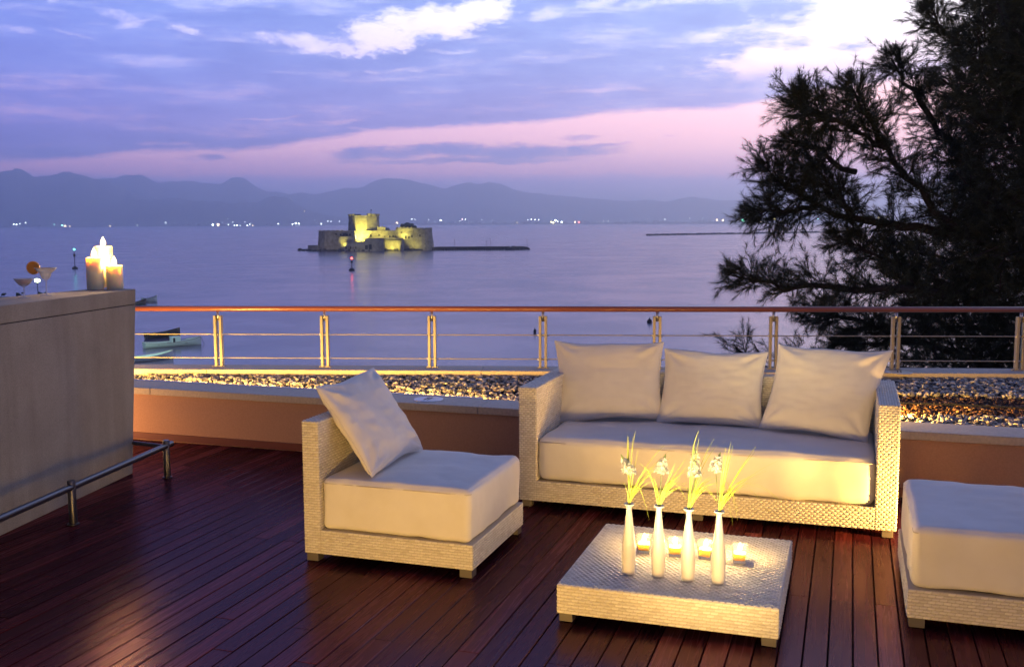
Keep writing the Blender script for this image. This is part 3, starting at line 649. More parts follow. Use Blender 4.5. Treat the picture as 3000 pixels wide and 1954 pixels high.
pillow('pillow', 'large square cream pillow at the left end of the sofa', at(*Z5(248, 97), 'y', 6.02), at(*Z5(882, 103), 'y', 6.04), at(*Z5(878, 545), 'y', 5.93), at(*Z5(262, 575), 'y', 5.84), .15, 1.0, group=g)
pillow('pillow', 'smaller cream pillow in the middle of the sofa', at(*Z5(888, 138), 'y', 6.05), at(*Z5(1487, 165), 'y', 6.06), at(*Z5(1455, 607), 'y', 5.90), at(*Z5(835, 574), 'y', 5.90), .14, 4.2, group=g)
pillow('pillow', 'large cream pillow leaning on the right arm of the sofa', at(*Z5(1550, 116), 'y', 6.06), at(*Z5(2212, 155), 'y', 5.98), at(*Z5(2062, 692), 'y', 5.73), at(*Z5(1435, 598), 'y', 5.86), .16, 8.1, group=g)

# two armless chairs
def armless(name, label, cx0, cx1, cy0, cy1, back, czt=.676):
    t = thing(name, label, 'armless chair', ((cx0+cx1)/2, (cy0+cy1)/2, 0), 0, 'armless wicker chairs')
    if back == 'L':
        wicker_box('backrest', t, cx0, cx0+.085, cy0, cy1, .042, czt, 'FTLR'); a, b = cx0+.086, cx1
    else:
        wicker_box('backrest', t, cx1-.085, cx1, cy0, cy1, .042, czt, 'FTLR'); a, b = cx0, cx1-.086
    wicker_box('base', t, a, b, cy0, cy1, .042, .158, 'FLRT' if 0 else 'FLR')
    rbox('seat_cushion', t, a+(.006 if back == 'L' else .012), b-(.014 if back == 'L' else .006), cy0+.012, cy1-.010, .160, .405, .028, cx0)
    seam(t, a+.012, b-.016, cy0+.0125, cy1-.0125, .383)
    legs(t, [(cx0+.036, cy0+.036), (cx1-.036, cy0+.036), (cx0+.036, cy1-.036), (cx1-.036, cy1-.036)])
    return t
armless('armless_chair', 'armless ivory wicker chair with one pillow, left of the low table', -2.4274, -1.5746, 4.1513, 4.8938, 'L')
armless('armless_chair', 'cream cushioned wicker seat cut off by the right edge, before the sofa', .2548, 1.15, 4.1653, 5.0, 'R')
Z4 = lambda x, y: (850+x*.4644, 1000+y*.4644)
pillow('pillow', 'cream pillow leaning on the back of the armless chair', at(*Z4(160, 292), 'y', 4.27), at(*Z4(525, 162), 'y', 4.86), at(*Z4(836, 672), 'z', .425), at(*Z4(515, 860), 'z', .42), .15, 12.5, nf=1.5)

# low table
tb = thing('coffee_table', 'low square ivory wicker table with candles and vases on it', 'coffee table', (-.647, 4.232, 0))
wicker_box('table_top', tb, -1.0794, -.2154, 3.7982, 4.6655, .0385, .1557, 'FLR', row=.0135, L_=.030)
mbt = MB(); weave(mbt, (-1.0794, 3.7982, .1557), (1, 0, 0), (0, 1, 0), (0, 0, 1), .864, .867, row=.0158, L_=.0245, h=.0034); mbt.build('woven_surface', M['wicker'], tb)
legs(tb, [(-1.045, 3.835), (-.25, 3.835), (-1.045, 4.63), (-.25, 4.63)], h=.038, s=.028)
ZT = .1607

# candle lamps
def flame(parent, c, h=.03, r=.007, power=1.2):
    MB().lathe([(.0008, 0), (r*.75, h*.12), (r, h*.3), (r*.8, h*.55), (r*.35, h*.82), (.0005, h)], c, 14, False).build('flame', M['flame'], parent, smooth=True)
    l = bpy.data.lights.new('candle_light', 'POINT'); l.energy = power; l.color = (1, .58, .2); l.shadow_soft_size = .012
    o = bpy.data.objects.new('candle_light', l); COL.objects.link(o); o.location = Vector(c)+Vector((0, 0, h*.6)); return o
Z6 = lambda x, y: (1600+x*.4386, 1220+y*.4386)
tl = ['leftmost of the four candles in square glasses, behind the vases', 'candle in a square glass behind, between the second and third vases', 'candle in a square glass seen between the third and fourth vases', 'candle in a square glass standing clear, right of all the vases']
for i, (px, py) in enumerate(((655, 905), (860, 928), (1065, 945), (1293, 972))):
    p = at(*Z6(px, py), 'z', ZT); rz = .05+.12*math.sin(i*2.1)
    t = thing('candle_glass', tl[i], 'candle', p, rz, 'four candles in square glasses on the low table')
    def sq(w, z, k=1): return [(-w, -w, z), (w, -w, z), (w, w, z), (-w, w, z)]
    hb, ht, H_ = .025, .034, .076
    V = sq(hb, 0)+sq(ht, H_)+sq(ht-.003, H_)+sq(hb-.002, .012)
    F = [(3, 2, 1, 0)]+[(a+i_, a+(i_+1) % 4, a+4+(i_+1) % 4, a+4+i_) for a in (0, 4, 8) for i_ in range(4)]+[(12, 13, 14, 15)]
    MB().add(V, F).build('glass', M['glass'], t, local=True, bev=.0015)
    w0, w1 = .0225, .027
    MB().add(sq(w0, .0125)+sq(w1, .043), [(3, 2, 1, 0), (4, 5, 6, 7)]+[(i_, (i_+1) % 4, 4+(i_+1) % 4, 4+i_) for i_ in range(4)]).build('wax', M['wax_o'], t, local=True, bev=.002)
    MB().tube([(0, 0, .043), (.001, 0, .051)], .0011, 6).build('wick', M['wick'], t, local=True)
    f = MB().lathe([(.0008, 0), (.007, .005), (.0098, .012), (.0078, .022), (.004, .031), (.0005, .038)], (0, 0, .0485), 14, False).build('flame', M['flame'], t, local=True, smooth=True)
    l = bpy.data.lights.new('candle_light', 'POINT'); l.energy = 3.6; l.color = (1, .62, .22); l.shadow_soft_size = .012
    o = bpy.data.objects.new('candle_light', l); COL.objects.link(o); o.parent = t; o.location = (0, 0, .066)

# vases with flowers and grass
vb = ['first vase from the left, tall cream bottle on the low table', 'second vase from the left, tall cream bottle on the low table', 'third vase from the left, tall cream bottle on the low table', 'rightmost of the four tall cream bottle vases']
fb = ['white flower spike and grass in the first vase from the left', 'white flower spike and grass in the second vase from the left', 'tallest white flower spike and grass, in the third vase', 'white flower and long spreading grass in the rightmost vase']
vases = []
for i, (px, py) in enumerate(((550, 1046), (748, 1062), (947, 1088), (1148, 1108))):
    p = at(*Z6(px, py), 'z', ZT); vases.append(p)
    prof = [(.001, 0), (.024, 0), (.026, .003), (.0275, .04), (.029, .085), (.0285, .11), (.0255, .145), (.019, .20), (.0135, .245), (.0108, .275), (.0108, .283), (.020, .289), (.0205, .2925), (.019, .295), (.0095, .293), (.0088, .27), (.001, .25)]
    if i == 0: vdat = MB().lathe(prof, (0, 0, 0), 36).data('vase', M['ceramic'], True)
    tag(link(bpy.data.objects.new('vase', vdat), None, p), vb[i], 'vase', 'four tall cream bottle vases')
# per vase: flower tip (zoom px), bloom centre; grass blades as end points (zoom px)
CAMR = Vector((math.cos(YAW), math.sin(YAW), 0)); CAMF = Vector((-math.sin(YAW), math.cos(YAW), 0))
fl = [((500, 252), (550, 345), [(548, 140, -10), (580, 140, 10), (596, 95, 60), (790, 190, 40), (830, 222, 30), (615, 222, -20), (710, 345, 40), (640, 480, 50), (518, 440, -12), (700, 400, 50), (720, 350, 10), (735, 330, 60), (660, 570, 120), (690, 690, 170)]),
      ((800, 250), (765, 345), [(930, 285, 10), (612, 310, -60), (860, 315, 0), (925, 370, 30), (880, 390, 30), (960, 460, 60), (900, 400, 0), (940, 560, 130), (905, 430, 60), (720, 410, -12), (830, 430, 20), (1000, 500, 60)]),
      ((992, 210), (990, 340), [(1020, 145, 0), (1020, 98, 110), (1122, 152, 50), (1055, 370, 10), (1180, 400, 50), (1080, 430, 30), (1110, 430, 50), (945, 475, -10), (1200, 470, 70), (1100, 400, 30), (1140, 560, 110)]),
      ((1165, 238), (1130, 330), [(1235, 168, 20), (1247, 195, 0), (1402, 200, 20), (1470, 365, 40), (1440, 385, 60), (1395, 465, 80), (1300, 510, 60), (1550, 295, 40), (1600, 600, 160), (1285, 640, 160), (1280, 690, 220), (1475, 620, 150), (1350, 440, 50), (1540, 410, 70), (1420, 430, 40), (1130, 560, -30), (1380, 400, 40)])]
for i, p in enumerate(vases):
    t = thing('flower_stem', fb[i], 'flowers', p+Vector((0, 0, .25)), 0, 'white flowers and grass in the four vases')
    dep = (p.x*CAMF.x+p.y*CAMF.y); neck = p+Vector((0, 0, .288))
    def pt(zx, zy, dd=0.0): return atd(*Z6(zx, zy), dep+dd)
    tip, bc = fl[i][0], fl[i][1]
    T, C = pt(*tip), pt(*bc); low_ = C+(C-T)*.9; low_.z = max(low_.z, neck.z+.08)
    b0 = pt(bc[0]-tip[0]*0+ (6 if i != 1 else 4), bc[1]+70)
    MB().tube([p+Vector((0, 0, .06)), neck, neck.lerp(b0, .5)+Vector((0, 0, .004)), b0, C], [.0022, .0022, .002, .0019, .0016], 6).build('stem', M['stem'], t, smooth=True)
    mb = MB(); rr_ = random.Random(i)
    ax = (T-b0); nP = 150 if i == 2 else 110
    for k in range(48 if i == 2 else 38):
        u_ = (k+.5)/(48 if i == 2 else 38); s_ = (.10+.75*u_) if i == 2 else (.28+.52*u_)
        q = b0.lerp(C, min(1, s_/.5)) if s_ < .5 else C.lerp(T, (s_-.5)/.5)
        a = k*2.4; od = (CAMR*math.cos(a)+CAMF*math.sin(a)); r0 = .017*(1.25-.9*u_)+.004
        fc0 = q+od*r0+Vector((0, 0, .004)); ax_ = (od*.8+Vector((0, 0, .45))+Vector((rr_.gauss(0, .3), rr_.gauss(0, .3), rr_.gauss(0, .3)))).normalized(); e1 = ax_.orthogonal().normalized(); e2 = ax_.cross(e1)
        mb.tube([q, fc0-ax_*.002], [.0012, .0022], 5)
        for m__ in range(6):
            b_ = m__*PI/3+rr_.random()*.4; dr = e1*math.cos(b_)+e2*math.sin(b_); dt = ax_.cross(dr); Lp = rr_.uniform(.012, .017)*(1.15-.5*u_); w_ = .0052
            mb.add([fc0, fc0+dr*Lp*.5+dt*w_+ax_*.002, fc0+dr*Lp-ax_*.001, fc0+dr*Lp*.5-dt*w_+ax_*.002], [(0, 1, 2, 3)])
    mb.build('blossom', M['petal'], t)
    MB().tube([C, C.lerp(T, .35), C.lerp(T, .75), T], [.005, .0062, .005, .0015], 8).build('bud_tip', M['bud'], t, smooth=True)
    for k, (ex, ey, arch) in enumerate(fl[i][2]):
        dd = rr_.uniform(-.05, .07); E_ = pt(ex, ey, dd); st = neck+CAMR*rr_.uniform(-.005, .005)+CAMF*rr_.uniform(-.005, .005)
        dz_ = Vector((0, 0, 1)); hgt = max(.03, (E_-neck).length*.5)
        c1 = neck.lerp(E_, .45)+dz_*(abs(arch)*.00055+.012)+CAMR*(-arch*.00008)
        c0 = neck.lerp(c1, .5)+dz_*.008
        P = []
        for s in range(13):
            u = s/12; P.append(((1-u)**3)*st+3*u*(1-u)**2*(c0+dz_*.015)+3*u*u*(1-u)*(c1+dz_*(abs(arch)*.0006))+u**3*E_)
        wdt = rr_.uniform(.0015, .0025)*(.55 if ex > 1460 or ey > 560 else 1)
        V = []; F = []
        for s, q in enumerate(P):
            w = wdt*(1-(s/12)**3*.75); V += [q-CAMR*w, q-CAMF*w*.35+Vector((0, 0, w*.5)), q+CAMR*w]
            if s: b_ = 3*(s-1); F += [(b_, b_+1, b_+4, b_+3), (b_+1, b_+2, b_+5, b_+4)]
        MB().add(V, F).build('grass_blade', M['leaf'], t, smooth=True)
        if k % 2 == 0 and k < 12:           # a finer blade beside the main one
            o1 = rr_.uniform(-.03, .035); V2 = [v_+CAMR*o1*((j//3)/12)**1.2-Vector((0, 0, .022*((j//3)/12)**2)) for j, v_ in enumerate(V)]
            MB().add(V2, F).build('grass_blade', M['leaf'], t, smooth=True)

# pillar candles on the bar
BZ = 1.1828
Z7 = lambda x, y: (x*.168, 700+y*.168)
pc = [((1612, 893), .052, .205, 'tall pillar candle standing left in the cluster on the bar', 30), ((1727, 870), .057, .272, 'tallest and thickest pillar candle at the back of the cluster', 30), ((1962, 880), .0515, .150, 'shortest pillar candle in front right on the bar', 30)]
for (pp, r, h, lab, e) in pc:
    p = at(*Z7(*pp), 'z', BZ)
    if pp[0] == 1612: p += CAMF*.05
    if pp[0] == 1727: p = at(*Z7(1727, 862), 'z', BZ)+CAMF*.10
    if pp[0] == 1962: p += CAMF*.045
    t = thing('pillar_candle', lab, 'pillar candle', p, 0, 'three lit pillar candles on the bar')
    MB().lathe([(.001, 0), (r-.002, 0), (r, .002), (r, h-.004), (r-.003, h), (r-.008, h-.001), (r*.6, h-.008), (.001, h-.010)], (0, 0, 0), 40).build('wax', M['wax'], t, local=True, smooth=True)
    MB().tube([(0, 0, h-.012), (.001, 0, h+.004)], .0015, 6).build('wick', M['wick'], t, local=True)
    MB().lathe([(.001, 0), (.012, .008), (.0165, .02), (.013, .036), (.006, .052), (.0005, .064)], (0, 0, h-.002), 16, False).build('flame', M['flame'], t, local=True, smooth=True)
    l = bpy.data.lights.new('candle_light', 'POINT'); l.energy = 8; l.color = (1, .58, .2); l.shadow_soft_size = .015
    o = bpy.data.objects.new('candle_light', l); COL.objects.link(o); o.parent = t; o.location = (0, 0, h+.03)
# cocktail glasses
def cocktail(lab, pp, s, kind):
    p = at(*Z7(*pp), 'z', BZ); t = thing('cocktail_glass', lab, 'cocktail glass', p, 0, 'two cocktail glasses on the bar')
    if kind == 'marg':
        prof = [(.001, 0), (.034, 0), (.034, .002), (.005, .006), (.004, .02), (.0038, .075), (.006, .082), (.02, .095), (.028, .112), (.030, .124), (.045, .134), (.056, .150), (.0545, .150), (.044, .136), (.0285, .126), (.0265, .113), (.0185, .098), (.001, .092)]
        liq = [(.001, .094), (.018, .099), (.026, .113), (.028, .127), (.043, .137), (.001, .137)]
        lm = M['pale_drink']
    else:
        prof = [(.001, 0), (.032, 0), (.032, .002), (.005, .006), (.004, .02), (.0045, .055), (.007, .060), (.022, .068), (.036, .082), (.050, .104), (.0488, .104), (.035, .084), (.021, .070), (.001, .066)]
        liq = [(.001, .068), (.021, .072), (.034, .085), (.041, .096), (.001, .096)]; lm = M['red_drink']
    sc = lambda P: [(a*s, b*s) for a, b in P]
    MB().lathe(sc(prof), (0, 0, 0), 36).build('glass', M['glass_bar'], t, local=True, smooth=True)
    MB().lathe(sc(liq), (0, 0, 0), 30).build('drink', lm, t, local=True, smooth=True)
    if kind == 'marg':
        MB().lathe(sc([(.0535, .148), (.0572, .149), (.0572, .1525), (.0535, .1525), (.0535, .148)]), (0, 0, 0), 40, False).build('sugar_rim', M['ceramic'], t, local=True, smooth=True)
        R = .037*s; cc = -CAMR*.066*s+Vector((0, 0, .152*s)); V = [cc]; k = 26
        for zz in (-.0025, .0025):
            for j in range(k): V.append(cc+CAMF*zz+(CAMR*math.cos(2*PI*j/k)+Vector((0, 0, 1))*math.sin(2*PI*j/k))*R)
        F = [(1+j, 1+(j+1) % k, 1+k+(j+1) % k, 1+k+j) for j in range(k)]+[tuple(range(1, k+1)), tuple(range(2*k, k, -1))]
        MB().add(V[:], F).build('orange_slice', M['orange'], t, local=True)
        MB().tube([cc-CAMF*.0045+(CAMR*math.cos(a)+Vector((0, 0, 1))*math.sin(a))*R*.93 for a in np.arange(0, 6.4, .3)], .0022*s, 5).build('peel', mat('orange_peel', (.85, .42, .06), .5), t, local=True, smooth=True)
    return t
cocktail('cocktail glass with red drink, nearest the left edge on the bar', (428, 1030), 1.07, 'red')
cocktail('margarita glass with pale drink and orange slice on its rim', (815, 985), 1.07, 'marg')

# ------------------------------------------------------------------ the tree at the right
def tree():
    t = thing('pine_tree', 'dark feathery conifer reaching in from the right beyond the railing', 'tree', (*atd(3060, 1400, 15.5).xy, SEA+1.5))
    R_ = random.Random(11); D0 = 15.5
    P = lambda x, y, d=0.0: atd(*Dp(x, y), D0+d)
    tk = MB(); base = Vector(t.location)
    trunk = [base, P(2500, 1500, .2), P(2470, 1000, .1), P(2440, 700), P(2410, 420), P(2375, 200), P(2341, 60), P(2325, -60), P(2290, -260)]
    tk.tube(trunk, [.34, .28, .22, .19, .16, .11, .08, .06, .02], 10)
    limbs = [[(2440, 640, 0), (2330, 575, -.5), (2230, 545, -.8), (2130, 440, -1.0), (2060, 350, -1.0), (1960, 290, -1), (1865, 240, -1)],
             [(2230, 545, -.8), (2100, 525, -.6), (1990, 510, -.5), (1940, 440, -.6), (1900, 400, -.6)],
             [(1990, 515, -.5), (1900, 480, -.5), (1830, 430, -.4), (1775, 395, -.4)], [(1900, 480, -.5), (1830, 490, -.6), (1750, 485, -.6)],
             [(2425, 520, 0), (2280, 400, .5), (2180, 300, .6), (2100, 190, .7), (2070, 135, .7)],
             [(2390, 300, 0), (2300, 180, -.4), (2215, 90, -.5), (2155, 25, -.5)], [(2341, 60, 0), (2375, 20, .2), (2420, -20, .3)],
             [(2450, 760, 0), (2280, 690, -.8), (2100, 670, -1.2), (1950, 670, -1.4), (1820, 670, -1.5), (1700, 640, -1.5)],
             [(2280, 690, -.8), (2150, 640, -.6), (2030, 590, -.6), (1950, 545, -.5)],
             [(2460, 900, 0), (2300, 850, -.6), (2130, 790, -1.0), (2000, 745, -1.2), (1880, 725, -1.2)],
             [(2130, 790, -1), (2040, 800, -1.0), (1950, 800, -1.1)], [(2130, 860, -.8), (1900, 880, -1), (1760, 850, -1.2), (1705, 800, -1.3)], [(1900, 880, -1), (1860, 810, -1.2)],
             [(2060, 350, -1), (2010, 270, -1), (1975, 200, -1)], [(1960, 290, -1), (1890, 270, -1), (1858, 225, -1)], [(1980, 400, -.6), (1900, 350, -.8), (1835, 325, -.8)],
             [(2430, 620, .8), (2300, 480, 1.2), (2220, 380, 1.2)], [(2440, 700, 1), (2280, 620, 1.3), (2150, 590, 1.3), (2060, 560, 1.3)], [(2450, 800, 1), (2250, 760, 1.3), (2120, 730, 1.4)],
             [(2400, 380, .8), (2260, 250, .9), (2180, 180, .9)]]
    tw = []                                # twigs: base, direction, length
    for lb in limbs:
        pts = [P(*q) for q in lb]; n = len(pts); r0 = .07 if n > 4 else .04
        dens_ = []
        for a, b in zip(pts, pts[1:]):
            for s in range(4): q = a.lerp(b, s/4); dens_.append(q+Vector((R_.gauss(0, .02), R_.gauss(0, .02), R_.gauss(0, .02))))
        dens_.append(pts[-1]); m = len(dens_)
        tk.tube(dens_, [r0*(1-k/m)**.8+.006 for k in range(m)], 7)
        for k in range(1, m-1):
            f = k/m
            if f < .18: continue
            d = (dens_[k+1]-dens_[k-1]).normalized()
            for _ in range(2 if lb[-1][1] > 790 and lb[-1][0] < 1900 else 9):
                sd = Vector((R_.gauss(0, 1), R_.gauss(0, 1), R_.gauss(.15, 1))).normalized(); dd = (d*.8+sd*.95).normalized()
                L_ = R_.uniform(.25, .62)*(1.15-f*.5)
                e = dens_[k]+dd*L_; mid = dens_[k].lerp(e, .5)+Vector((0, 0, -.02)); tk.tube([dens_[k], mid, e], [.009, .006, .0025], 4)
                for s in range(5):
                    q = dens_[k].lerp(e, .3+.7*s/4); tw.append((q, (dd+Vector((R_.gauss(0, .45), R_.gauss(0, .45), R_.gauss(.1, .45)))).normalized()))
        e = dens_[-1]; d = (dens_[-1]-dens_[-3]).normalized()
        for _ in range(5 if lb[-1][1] > 790 and lb[-1][0] < 1900 else 16): tw.append((e+Vector((R_.gauss(0, .05),)*3), (d+Vector((R_.gauss(0, .4), R_.gauss(0, .4), R_.gauss(.1, .4)))).normalized()))
    # dense inner mass, in clumps round short boughs
    for _ in range(1300):
        x = R_.uniform(2060, 2560) if _ < 800 else R_.uniform(2260, 2560); y = R_.uniform(-180, 900)
        lim = 2235-((y-0)/300)*70 if y < 300 else (2150 if y < 420 else (2170 if y < 560 else 2080))
        lim += R_.uniform(0, 60)
        if x < lim: continue
        c = P(x, y, R_.uniform(-1.5, 2.2)); tk.tube([c, c+Vector((R_.uniform(-.5, .5), R_.uniform(-.5, .5), R_.uniform(-.3, .5)))], [.012, .004], 4)
        for _ in range(17):
            o = Vector((R_.gauss(0, .2), R_.gauss(0, .2), R_.gauss(0, .2))); d = (o*2+Vector((-.25, 0, .15))+Vector((R_.gauss(0, .4), R_.gauss(0, .4), R_.gauss(0, .4)))).normalized(); tw.append((c+o, d))
    tk.build('trunk', M['trunk'], t)
    n = len(tw); K = 46
    B = np.array([q[0][:] for q in tw]); Dd = np.array([q[1][:] for q in tw])
    B = np.repeat(B, K, 0); Dd = np.repeat(Dd, K, 0); N_ = len(B)
    tt = RNG.uniform(0, 1, N_); nd = Dd*.9+RNG.normal(0, .42, (N_, 3)); nd /= np.linalg.norm(nd, axis=1)[:, None]
    st = B+Dd*(tt*.16)[:, None]; ln_ = RNG.uniform(.07, .15, N_); wv = np.cross(nd, RNG.normal(size=(N_, 3))); wv /= np.linalg.norm(wv, axis=1)[:, None]; wv *= RNG.uniform(.0016, .0031, N_)[:, None]
    en = st+nd*ln_[:, None]; en[:, 2] -= ln_*.12
    V = np.stack([st-wv, st+wv, en], 1).reshape(-1, 3); Ft = np.arange(N_*3, dtype=np.int32)
    me = bpy.data.meshes.new('crown'); me.vertices.add(N_*3); me.vertices.foreach_set('co', (V-np.array(t.location[:])).ravel()); me.loops.add(N_*3); me.loops.foreach_set('vertex_index', Ft)
    me.polygons.add(N_); me.polygons.foreach_set('loop_start', Ft[::3].copy()); me.update(calc_edges=True); me.materials.append(M['needle'])
    o = link(bpy.data.objects.new('crown', me), t); o['kind'] = 'stuff'
    print('tree needles', N_)
tree()

# ------------------------------------------------------------------ the fort on its islet
def fort():
    D = 470.0; c = at(1100, 735, 'z', SEA); c.z = SEA
    RZ = YAW; t = thing('island_fort', 'floodlit stone island fort with round tower in the bay', 'fort', c, RZ)
    k = D/F_PX*.3782                     # metres per zoom px
    k = ((c.x**2+c.y**2)**.5)*math.cos(math.atan2(1100-1500, F_PX))/F_PX*.3782
    X_ = lambda x: (x-793)*k; Zz = lambda y: (462-y)*k*1.0
    mt = M['fort']
    def P(name, poly, z0, z1, poly2=None, mm=mt, par=t):
        return MB().prism(poly, z0, z1, poly2).build(name, mm, par, local=True)
    def ngon(cx, cy, r, n=10, ph=.3): return [(cx+r*math.cos(ph+2*PI*i/n), cy+r*math.sin(ph+2*PI*i/n)) for i in range(n)]
    # rock
    mb = MB(); R_ = random.Random(3)
    ring = [];  n = 60
    for i in range(n):
        a = 2*PI*i/n; rx = X_(1250)-X_(640); cx = X_(700); ex = math.cos(a); ring.append((X_(720)+ex*(31.5 if ex > 0 else 36)*(1+.05*R_.uniform(-1, 1)), 11+math.sin(a)*17*(1+.06*R_.uniform(-1, 1))))
    mb.prism(ring, -1, .7, [(a*.985, 11+(b-11)*.95) for a, b in ring])
    for i in range(150):
        a = R_.uniform(0, 2*PI); s = R_.uniform(.4, 1.1); q = (X_(720)+math.cos(a)*(31 if math.cos(a) > 0 else 36), 11+math.sin(a)*16.6)
        mb.prism(ngon(q[0], q[1], s, 5, R_.random()), -.5, R_.uniform(.3, 1.3), ngon(q[0], q[1], s*.6, 5, R_.random()))
    mb.build('rock_base', M['rock'], t, local=True)
    # main tower (polygonal, battered)
    cx, cy = (X_(548)+X_(798))/2, 16; rb, rt = (X_(802)-X_(540))/2, (X_(793)-X_(556))/2
    n = 8; ph = .32
    low = P('tower', ngon(cx, cy, rb*1.04, n, ph), 0, Zz(212), ngon(cx, cy, rt*1.02, n, ph))
    P('tower_band', ngon(cx, cy, rt*1.055, n, ph), Zz(212), Zz(207), ngon(cx, cy, rt*1.055, n, ph), par=low)
    P('tower_parapet', ngon(cx, cy, rt*1.03, n, ph), Zz(207)+.01, Zz(190), ngon(cx, cy, rt*1.03, n, ph), par=low)
    for i in range(16):
        if i in (3, 10, 11): continue
        a = ph+2*PI*(i+.5)/16; r_ = rt*.94; q = (cx+r_*math.cos(a), cy+r_*math.sin(a)); h = R_.uniform(.5, .95)
        m_ = MB().prism(ngon(q[0], q[1], 1.35, 4, a+PI/4), Zz(190)+.01, Zz(190)+h); m_.build('merlon', mt, t, local=True)
    MB().tube([(X_(730), cy, Zz(190)), (X_(730), cy, Zz(140))], .12, 6).build('flagpole', M['black'], t, local=True)
    MB().add([(X_(730), cy, Zz(142)), (X_(738), cy-.3, Zz(146)), (X_(738), cy-.35, Zz(152)), (X_(730), cy, Zz(150))], [(0, 1, 2, 3)]).build('flag', M['black'], t, local=True)
    # left bastion
    lb = P('bastion', [(X_(336), 3), (X_(400), -.8), (X_(640), 0.5), (X_(640), 20), (X_(345), 20)], 0, Zz(308), [(X_(347), 4), (X_(405), 0.4), (X_(630), 2), (X_(630), 19), (X_(352), 19)])
    for x in (405, 475, 545):
        MB().box(X_(x), X_(x+22), 1.0-.25, 1.5, Zz(340), Zz(328)).build('window', M['fort_dark'], lb, local=True)
    for x in (352, 386, 420, 455, 490, 525): MB().box(X_(x), X_(x+20), 1.2, 2.2, Zz(308)+.01, Zz(302)).build('merlon', mt, t, local=True)
    # sloping glacis wall with gallery holes, lit
    gw = P('ramp_wall', [(X_(500), -1.6), (X_(640), -1.6), (X_(650), 1.5), (X_(500), 1.5)], .4, Zz(352), [(X_(515), -1), (X_(612), -1), (X_(625), 1.5), (X_(515), 1.5)])
    for x in (520, 545, 570, 592): MB().box(X_(x), X_(x+10), .2, 1.0, Zz(345), Zz(330)).build('window', M['fort_dark'], t, local=True)
    # low front walls
    f1 = P('front_wall', [(X_(556), -5), (X_(722), -5.6), (X_(722), 1), (X_(556), 1)], 0, Zz(392), [(X_(570), -4.4), (X_(722), -5.2), (X_(722), 1), (X_(570), 1)])
    f2 = P('front_wall', [(X_(723), -6), (X_(872), -6.4), (X_(872), 1), (X_(723), 1)], 0, Zz(372), [(X_(726), -5.6), (X_(872), -6), (X_(872), 1), (X_(726), 1)])
    f3 = P('front_wall', [(X_(872), -3.0), (X_(998), -3.4), (X_(998), 2), (X_(872), 2)], 0, Zz(380))
    P('buttress', [(X_(994), -6.2), (X_(1014), -6.2), (X_(1014), 2), (X_(994), 2)], 0, Zz(372), [(X_(1000), -3.6), (X_(1014), -3.6), (X_(1014), 2), (X_(1000), 2)])
    P('terrace_ledge', [(X_(720), -6.1), (X_(1004), -4.2), (X_(1004), 3), (X_(720), 3)], Zz(371), Zz(366))
    for x, y in ((727, 432), (757, 425)):
        MB().box(X_(x), X_(x+20), -6.42, -5.0, Zz(448), Zz(y-14)).build('window', M['fort_dark'], f2, local=True)
    for x in (575, 610, 650): MB().box(X_(x), X_(x+9), -5.5, -4, Zz(445), Zz(428)).build('window', M['fort_dark'], f1, local=True)
    # curtain with windows and broken crest
    cw = P('curtain_wall', [(X_(700), 6.5), (X_(960), 6.5), (X_(960), 18), (X_(700), 18)], 0, Zz(308), [(X_(700), 7.2), (X_(960), 7.2), (X_(960), 17), (X_(700), 17)])
    for x, y, w, h in ((738, 358, 14, 20), (805, 350, 9, 14), (888, 362, 9, 16), (914, 360, 9, 15), (938, 358, 9, 15), (850, 362, 9, 12)):
        MB().box(X_(x), X_(x+w), 6.3, 7.5, Zz(y), Zz(y-h)).build('window', M['fort_dark'], cw, local=True)
    br = P('ruined_house', [(X_(793), 8), (X_(858), 8), (X_(858), 15), (X_(793), 15)], Zz(308)+.01, Zz(284))
    for x, h in ((794, 9), (812, 5), (828, 11), (846, 8)): MB().box(X_(x), X_(x+9), 8, 9, Zz(284)+.01, Zz(284-h)).build('merlon', mt, br, local=True)
    MB().prism(ngon(X_(868), 12, 1.5, 7), Zz(308), Zz(288), ngon(X_(868), 12, .8, 7)).build('chimney', mt, t, local=True)
    # house with dark shrub behind
    hs_ = P('gatehouse', [(X_(945), 4.5), (X_(1084), 4.5), (X_(1084), 14), (X_(945), 14)], 0, Zz(288))
    for x in (950, 975, 1000, 1030, 1058): MB().box(X_(x), X_(x+13), 4.5, 5.2, Zz(288)+.01, Zz(281)).build('merlon', mt, hs_, local=True)
    for x, y, w, h in ((1016, 372, 12, 24), (1040, 372, 10, 18), (985, 330, 8, 12)): MB().box(X_(x), X_(x+w), 4.2, 5.2, Zz(y), Zz(y-h)).build('window', M['fort_dark'], hs_, local=True)
    # right round bastion
    rb_ = MB().lathe([(.01, 0), (X_(1238)-X_(1130), 0), (X_(1226)-X_(1130), Zz(370)), (X_(1220)-X_(1130), Zz(306)), (X_(1224)-X_(1130), Zz(304)), (X_(1222)-X_(1130), Zz(296)), (.01, Zz(296))], (X_(1130), 10, 0), 22, False).build('round_bastion', mt, t, local=True)
    for i in range(22):
        if i % 5 == 3: continue
        a = 2*PI*i/22; r_ = (X_(1222)-X_(1130))*.93; MB().prism(ngon(X_(1130)+r_*math.cos(a), 10+r_*math.sin(a), .6, 4, a+PI/4), Zz(296)+.01, Zz(288)).build('merlon', mt, t, local=True)
    for x, y in ((1128, 358), (1065, 362)): MB().box(X_(x), X_(x+10), 10-(X_(1224)-X_(1130))-.25, 9, Zz(y), Zz(y-18)).build('window', M['fort_dark'], rb_, local=True)
    P('low_platform', [(X_(262), 3), (X_(352), 0), (X_(352), 10), (X_(262), 10)], 0, Zz(420))
